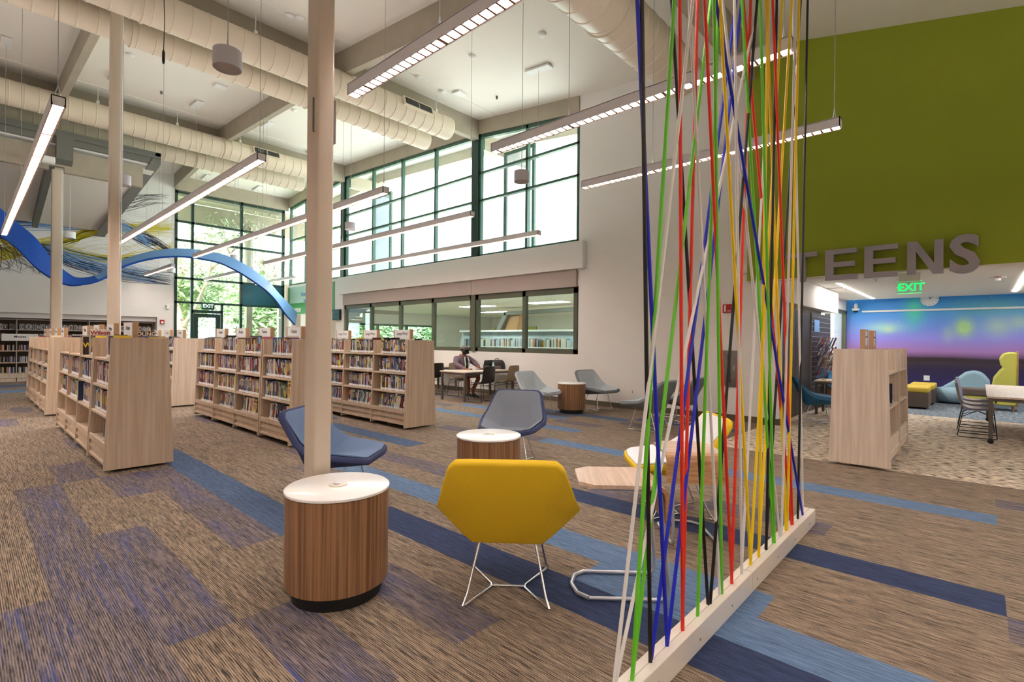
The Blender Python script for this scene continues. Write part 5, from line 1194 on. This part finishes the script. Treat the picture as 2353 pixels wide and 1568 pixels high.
skinobj('shorts',[[(0,.04,.56,.17,.13),(-.12,-.04,.545,.12,.10),(-.17,-.34,.545,.095,.085),(-.168,-.385,.50,.09,.08)],[(0,.04,.56,.17,.13),(.12,-.04,.545,.12,.10),(.16,-.36,.555,.095,.085),(.155,-.405,.50,.09,.08)]],'shorts',P_,2)
for x,y,a in ((-.115,-.42,.1),(.0,-.46,-.25)):
    m=MB(); m.T=Matrix.Translation((x,y,0))@Matrix.Rotation(a,4,'Z')
    P=[]
    for yy,w,h in ((.10,.03,.07),(.06,.042,.10),(0,.043,.095),(-.07,.045,.06),(-.13,.046,.045),(-.17,.03,.03)):
        P.append([(w*math.cos(q),yy,max(.004,.01+h*math.sin(q))) for q in [math.pi*k/8 for k in range(9)]]+[(-w,yy,.004),(w,yy,.004)])
    m.grid(P); m.add(P[0],[tuple(range(11))]); m.add(P[-1],[tuple(range(11))]); m.T=None; o=m.build('shoe','black',P_,smooth=50)
    m=MB(); m.T=Matrix.Translation((x,y,0))@Matrix.Rotation(a,4,'Z'); m.box(-.046,.046,-.165,.09,0.002,.016); m.T=None; m.build('sole','white',o,bevel=.006)
# items on the table
t=thing('laptop','open dark laptop in front of the seated person','laptop',(9.13,9.42,.7105),math.radians(8)); m=MB(); m.box(-.17,.17,-.12,.12,0,.016); m.build('keyboard_deck','blackplastic',t,bevel=.003)
m=MB(); m.T=Matrix.Translation((0,-.12,.014))@Matrix.Rotation(.22,4,'X'); m.box(-.17,.17,-.008,0,0,.235); m.T=None; m.build('lid','blackplastic',t,bevel=.003)
m=MB(); m.lathe([(.028,0),(.032,.012),(.02,.028),(.004,.032)],(0,0,0),18,'z',0,1,1.5); o=m.build('computer_mouse','black',smooth=60); o.location=(8.765,9.48,.7105); tag(o,'black mouse under the right hand of the seated person','mouse')
t=thing('baseball_cap','black cap with a white emblem lying by the laptop','cap',(8.98,9.12,.7105)); m=MB(); m.lathe([(.095,0),(.10,.03),(.09,.08),(.05,.115),(.01,.122)],(0,0,0),26); m.build('crown','black',t,smooth=60); m=MB(); m.tube([(-.07,-.085,.03),(-.065,-.088,.085)],.006,6); m.tube([(-.09,-.07,.07),(-.07,-.09,.05),(-.045,-.1,.07)],.006,6); m.tube([(-.09,-.07,.03),(-.045,-.1,.03)],.005,6); m.build('emblem','white',t,smooth=60)
m=MB(); m.T=Matrix.Rotation(0,4,'Z'); P=[]
for i in range(3): P.append([((.098+.03*i)*math.cos(math.radians(a)),(.098+.03*i)*math.sin(math.radians(a)),.014-.003*i) for a in range(20,121,20)])
m.grid(P); m.T=None; m.build('brim','black',t,smooth=True,solid=.004)
t=thing('water_bottle','pale teal translucent bottle beside the laptop','bottle',(9.30,9.22,.7105)); m=MB(); m.lathe([(.034,0),(.038,.01),(.038,.12),(.02,.15),(.018,.155)],(0,0,0),20); m.build('bottle_body','sign_aqua',t,smooth=50); m=MB(); m.lathe([(.021,.152),(.021,.18)],(0,0,0),16); m.build('lid','white',t)
t=thing('backpack','charcoal backpack lying on the table by the wall','backpack',(9.52,9.25,.7105),math.radians(-40))
P=[]
for i in range(8):
    v=i/7; w=.20*(1-.35*v**3)*(1 if v>0 else .9); d=.13*(1-.55*v**1.5); z=.235*math.sin(v*math.pi/2)
    P.append([(w*math.copysign(abs(math.cos(a))**.6,math.cos(a))-.05*v,d*math.copysign(abs(math.sin(a))**.7,math.sin(a)),z+.008*math.sin(5*a)) for a in [2*math.pi*k/18 for k in range(19)]])
m=MB(); m.grid(P); m.add(P[0][:-1],[tuple(range(18))]); m.add(P[-1][:-1],[tuple(range(18))]); m.build('bag_body','blackplastic',t,smooth=60)
m=MB(); m.T=Matrix.Rotation(.3,4,'X'); m.box(-.15,.05,-.17,-.10,.0,.13); m.T=None; m.build('pocket','darkmetal',t,bevel=.02,seg=3)
m=MB(); m.tube([(-.1,.0,.2),(-.08,0,.27),(0,0,.28),(.03,0,.22)],.008,8); m.build('carry_handle','black',t,smooth=60); m=MB(); m.tube([(-.2,-.02,.02),(-.26,-.06,.08),(-.2,-.1,.14),(-.1,-.12,.17)],.014,8); m.build('strap','black',t,smooth=60)
m=MB(); m.box(-.06,.06,-.08,.08,0,.008); o=m.build('paper_pile','white'); o.location=(9.32,9.02,.7105); tag(o,'small white papers near the table edge','papers')
t=thing('laptop','silver laptop on the farther table at left','laptop',(8.35,11.5,.7105),math.radians(-5)); m=MB(); m.box(-.17,.17,-.12,.12,0,.015); m.build('keyboard_deck','alu',t,bevel=.003); m=MB(); m.T=Matrix.Translation((0,-.12,.014))@Matrix.Rotation(.25,4,'X'); m.box(-.17,.17,-.006,0,0,.24); m.T=None; m.build('lid','white_frost',t,bevel=.003)
# ======================= ADJOINING ROOM BEHIND LOWER WINDOWS =======================
b=MB(); b.box(XW+.2,24,4.2,24,2.98,3.1); struct(b.build('ceiling_children','ceiling_white'))
b=MB(); b.box(24,24.2,4.2,24.2,0,3.1); b.box(XW+.2,24,4.0,4.2,0,3.1); b.box(XW+.2,13.4,24,24.2,0,3.1); b.box(19.2,24,24,24.2,0,3.1); b.box(13.4,19.2,24,24.2,0,.8); b.box(13.4,19.2,24,24.2,2.3,3.1); struct(b.build('wall_children','wall_white'))
b=MB(); b.box(23.9,23.98,20.0,23.7,1.0,2.35); tag(b.build('feature_panel','lime_fabric'),'yellow-green painted patch on the wall of the room behind glass','wall panel')
w=thing('window_8',None,None); w['kind']='structure'; f=MB()
for x in (13.45,15.3,17.2,19.15): f.box(x-.06,x+.06,23.98,24.1,.8,2.3)
f.box(13.4,19.2,23.98,24.1,2.22,2.32); f.box(13.4,19.2,23.98,24.1,.78,.88); f.build('window_frame','frame_green',w); g=MB(); g.box(13.4,19.2,24.05,24.06,.8,2.3); g.build('pane','glass_clear',w)
for i,(x,y) in enumerate([(12.2,8.5),(12.2,12.5),(12.2,16.5),(15.6,8.5),(15.6,12.5),(15.6,16.5),(19.2,9.5),(19.2,14),(19.2,19),(22,12)]):
    g=MB(); g.add([(-.3,-.9,0),(.3,-.9,0),(.3,.9,0),(-.3,.9,0)],[(0,3,2,1)]); o=g.build('ceiling_panel_light',LM2 if 'lamp_flat' in MATS else LM); o.location=(x,y,2.972); tag(o,'flat ceiling light behind the glass, %s row, %s in it'%(['first','second','third','last'][i//3],['nearest','middle','farthest'][i%3]),'ceiling light','flat ceiling lights in the room behind the glass')
t=thing('bookcase','white-topped slanted bookcase full of pale picture books behind the glass','bookcase',(13.2,6.3,0)); m=MB(); m.hexa([(-.3,0,0),(.45,0,0),(.45,8.6,0),(-.3,8.6,0),(.1,0,1.78),(.45,0,1.78),(.45,8.6,1.78),(.1,8.6,1.78)]) ; m.build('carcass','grey_fabric',t)
m=MB(); 
for z,xo in ((1.25,-.18),(.92,-.24)): m.box(xo,.2,.05,8.4,z-.03,z)
m.box(-.05,.45,-.02,8.6,1.78,1.84); m.build('shelf','white',t)
Rk=random.Random(9); kc=['white','skyblue','cream','green','lilac','white','teal','white','orange','black','white','slate']; q=MB(); y=.1; nn=0
for z in (1.25,.92):
    y=.1
    while y<8.3:
        w_=Rk.uniform(.015,.04); hh_=Rk.uniform(.22,.3); 
        o=bpy.data.objects.new('book',book_mesh(kc[Rk.randrange(12)],'white',Rk.randrange(4))) if (False) else None
        ci=Rk.randrange(12); q.box(-.17 if z>1.1 else -.23,.02,y,y+w_,z,z+hh_,ci); y+=w_+.004+(.15 if Rk.random()<.04 else 0)
o=q.build('picture_books',['cover_'+k for k in kc]); o.location=(13.2,6.3,0); tag(o,'rows of pale picture books on the bookcase behind the glass','books',None,'stuff')
m=MB(); m.prism([(17,15.6,1.0),(17,16.5,1.0),(17,15.8,2.7),(17,15.2,2.7)],(.3,0,0)); tag(m.build('slanted_pillar','walnut_flat'),'slanted brown pillar in the room behind the glass','pillar')
m=MB(); m.prism([(16.8,16.0,2.62),(16.8,11.0,2.72),(16.8,11.0,2.88),(16.8,16.0,2.78)],(.3,0,0)); m.prism([(16.8,16.0,2.78),(16.8,15.8,2.6),(16.8,16.6,1.4),(16.8,16.8,1.4)],(.3,0,0)); tag(m.build('portal_frame','steel_grey'),'grey angled portal frame in the room behind the glass','frame')
# ======================= EXTERIOR =======================
b=MB(); b.add([(-60,-60,-.3),(120,-60,-.3),(120,120,-.3),(-60,120,-.3)],[(0,1,2,3)]); struct(b.build('ground_outside','grass_out'))
for y in (10.48,17.8): b=MB(); b.box(XW+.25,XW+2.2,y-.1,y+.1,roofz(y)-.75,roofz(y)-.3); trim(b,'beam_taupe')
b=MB()
for a_,c_ in ((5,10.4),(10.4,17.8),(17.8,22.4)): b.hexa([(XW+1.4,a_,roofz(a_)-.32),(XW+1.58,a_,roofz(a_)-.32),(XW+1.58,c_,roofz(c_)-.32),(XW+1.4,c_,roofz(c_)-.32),(XW+1.4,a_,roofz(a_)),(XW+1.58,a_,roofz(a_)),(XW+1.58,c_,roofz(c_)),(XW+1.4,c_,roofz(c_))])
trim(b,'beam_taupe')
mat('screen_mesh',(150,158,170),.5)
for ya in (9.2,16.2):
    b=MB(); 
    for s in (0,1.1): b.box(XW+1.0,XW+1.08,ya+s-.04,ya+s+.04,3.1,7.0)
    b.box(XW+1.02,XW+1.06,ya,ya+1.1,6.9,7.0); b.build('x','x') if False else None
    t=thing('screen_panel','perforated outdoor screen panel outside the upper windows, %s one'%('nearer' if ya<10 else 'farther'),'screen',(0,0,0)); b.build('frame','frame_green',t)
    b=MB(); 
    for i in range(52): b.box(XW+1.035,XW+1.04,ya+.05+i*.02,ya+.05+i*.02+.011,3.1,6.9)
    b.build('mesh_infill','screen_mesh',t)
b=MB(); b.box(XW+.0,XW+6,YF+.15,YF+.35,2.8,3.9); b.hexa([(4,YF+.3,7.0),(XW+3,YF+.3,6.9),(XW+3,YF+2.2,7.2),(4,YF+2.2,7.2),(4,YF+.3,7.15),(XW+3,YF+.3,7.05),(XW+3,YF+2.2,7.4),(4,YF+2.2,7.4)]); b.box(4,XW+3,YF+1.8,YF+2.0,6.3,7.1); b.box(8.7,8.95,YF+1.7,YF+1.95,0,6.5); trim(b,'beam_taupe')
def tree(x,y,h,spread,label,seed,dark=False,leaf=.16,n=2600,lean=0):
    R=random.Random(seed); t=thing('tree',label,'tree',(x,y,-.3),0,'trees outside the windows')
    m=MB(); tips=[]
    def br(p,d,l,r,k):
        pts=[p]; q=Vector(p); dd=Vector(d)
        for i in range(5): dd=(dd+Vector((R.uniform(-.18,.18),R.uniform(-.18,.18),R.uniform(-.05,.1)))).normalized(); q=q+dd*l/5; pts.append(q.copy())
        m.tube(pts,[r*(1-.5*i/5) for i in range(6)],8)
        if k==0: tips.extend(pts[2:]); return
        for i in range(R.randint(3,4)):
            st=pts[R.randint(2,5)]; a=R.uniform(0,6.28); nd=(dd*.7+Vector((math.cos(a),math.sin(a),R.uniform(.0,.6)))*.8).normalized(); br(st,nd,l*.62,r*.5,k-1)
    br((0,0,0),(lean,0,1),h*.5,h*.022,3)
    m.build('trunk','bark',t,smooth=60)
    m=MB()
    for i in range(n):
        c_=R.choice(tips)+Vector((R.gauss(0,spread),R.gauss(0,spread),R.gauss(0,spread*.7))); a,b_=R.uniform(0,6.28),R.uniform(-.6,.6); s=leaf*R.uniform(.5,1.3)
        u=Vector((math.cos(a)*math.cos(b_),math.sin(a)*math.cos(b_),math.sin(b_)-.5)).normalized(); v=u.orthogonal().normalized()
        m.add([c_-u*s,c_+v*s*.28,c_+u*s,c_-v*s*.28],[(0,1,2,3)])
    m.build('crown','foliage_dark' if dark else 'foliage',t)
tree(7.4,27.5,11,.55,'tall gum tree with pale orange bark seen through the exit glazing',1,leaf=.15,n=5000)
tree(12.5,31,11,.6,'gum tree behind the teal panel corner',2,leaf=.16,n=4500)
tree(5.2,30,10,.6,'gum tree left of the exit door',3,leaf=.16,n=4500)
tree(9.5,36,8,.9,'dense green tree farther away behind the exit glazing',4,True,.24,6000)
tree(4.5,37,8,.9,'dense green tree at the left of the exit glazing, far away',5,True,.24,5000)
tree(14.5,38,8,.9,'dense green tree far away at the corner windows',8,True,.24,5000)
tree(24,30,8,.8,'green tree whose top shows low in the middle upper window',6,False,.2,3500)
for i,(x,y) in enumerate(((15.5,31),(18.5,32),(22,33),(12.6,30))): tree(x,y,5,1.1,'garden tree beyond the room behind glass, %s'%['second','third','farthest','nearest'][i],20+i,True,.26,5000)
for i,(x,y) in enumerate(((6.4,26.5),(8.6,27.5),(10.5,27),(4.6,28))):
    R=random.Random(40+i); m=MB()
    for k in range(2200):
        c_=Vector((R.gauss(0,.7),R.gauss(0,.6),abs(R.gauss(.8,.55)))); a=R.uniform(0,6.28); u=Vector((math.cos(a),math.sin(a),R.uniform(-.5,.8))).normalized(); v=u.orthogonal().normalized(); s=.1*R.uniform(.6,1.4)
        m.add([c_-u*s,c_+v*s*.4,c_+u*s,c_-v*s*.4],[(0,1,2,3)])
    o=m.build('shrub','foliage'); o.location=(x,y,-.3); tag(o,'pale green shrub outside the exit glazing, %s'%['left of the door','right of the door','rightmost','leftmost'][i],'shrub')
for i,(x,y) in enumerate(((14.0,27.2),(16.5,27.4),(19.0,27.2),(21.5,27.4))):
    R=random.Random(80+i); m=MB()
    for k in range(4200):
        c_=Vector((R.uniform(-1.25,1.25),R.gauss(0,.45),R.uniform(.1,3.4))); a=R.uniform(0,6.28); u=Vector((math.cos(a),math.sin(a),R.uniform(-.5,.8))).normalized(); v=u.orthogonal().normalized(); s=.13*R.uniform(.6,1.4)
        m.add([c_-u*s,c_+v*s*.4,c_+u*s,c_-v*s*.4],[(0,1,2,3)])
    o=m.build('hedge','foliage_dark' if i%2 else 'foliage'); o.location=(x,y,-.3); tag(o,'tall green hedge section beyond the room behind the glass, %s'%['nearest','second nearest','second farthest','farthest'][i],'hedge')
t=bpy.data.objects['hanging_cable']; t.location=(2.02,9.0,0)
m=MB(); zr=roofz(9.0); m.tube([(0,0,5.75),(0.01,0,6.2),(-.01,0,6.8),(0,0,zr)],.006,6); m.build('cord_line','black',t,smooth=60); m=MB(); m.lathe([(.012,5.55),(.02,5.6),(.02,5.72),(.008,5.76)],(0,0,0),12); m.build('connector','black',t,smooth=60)
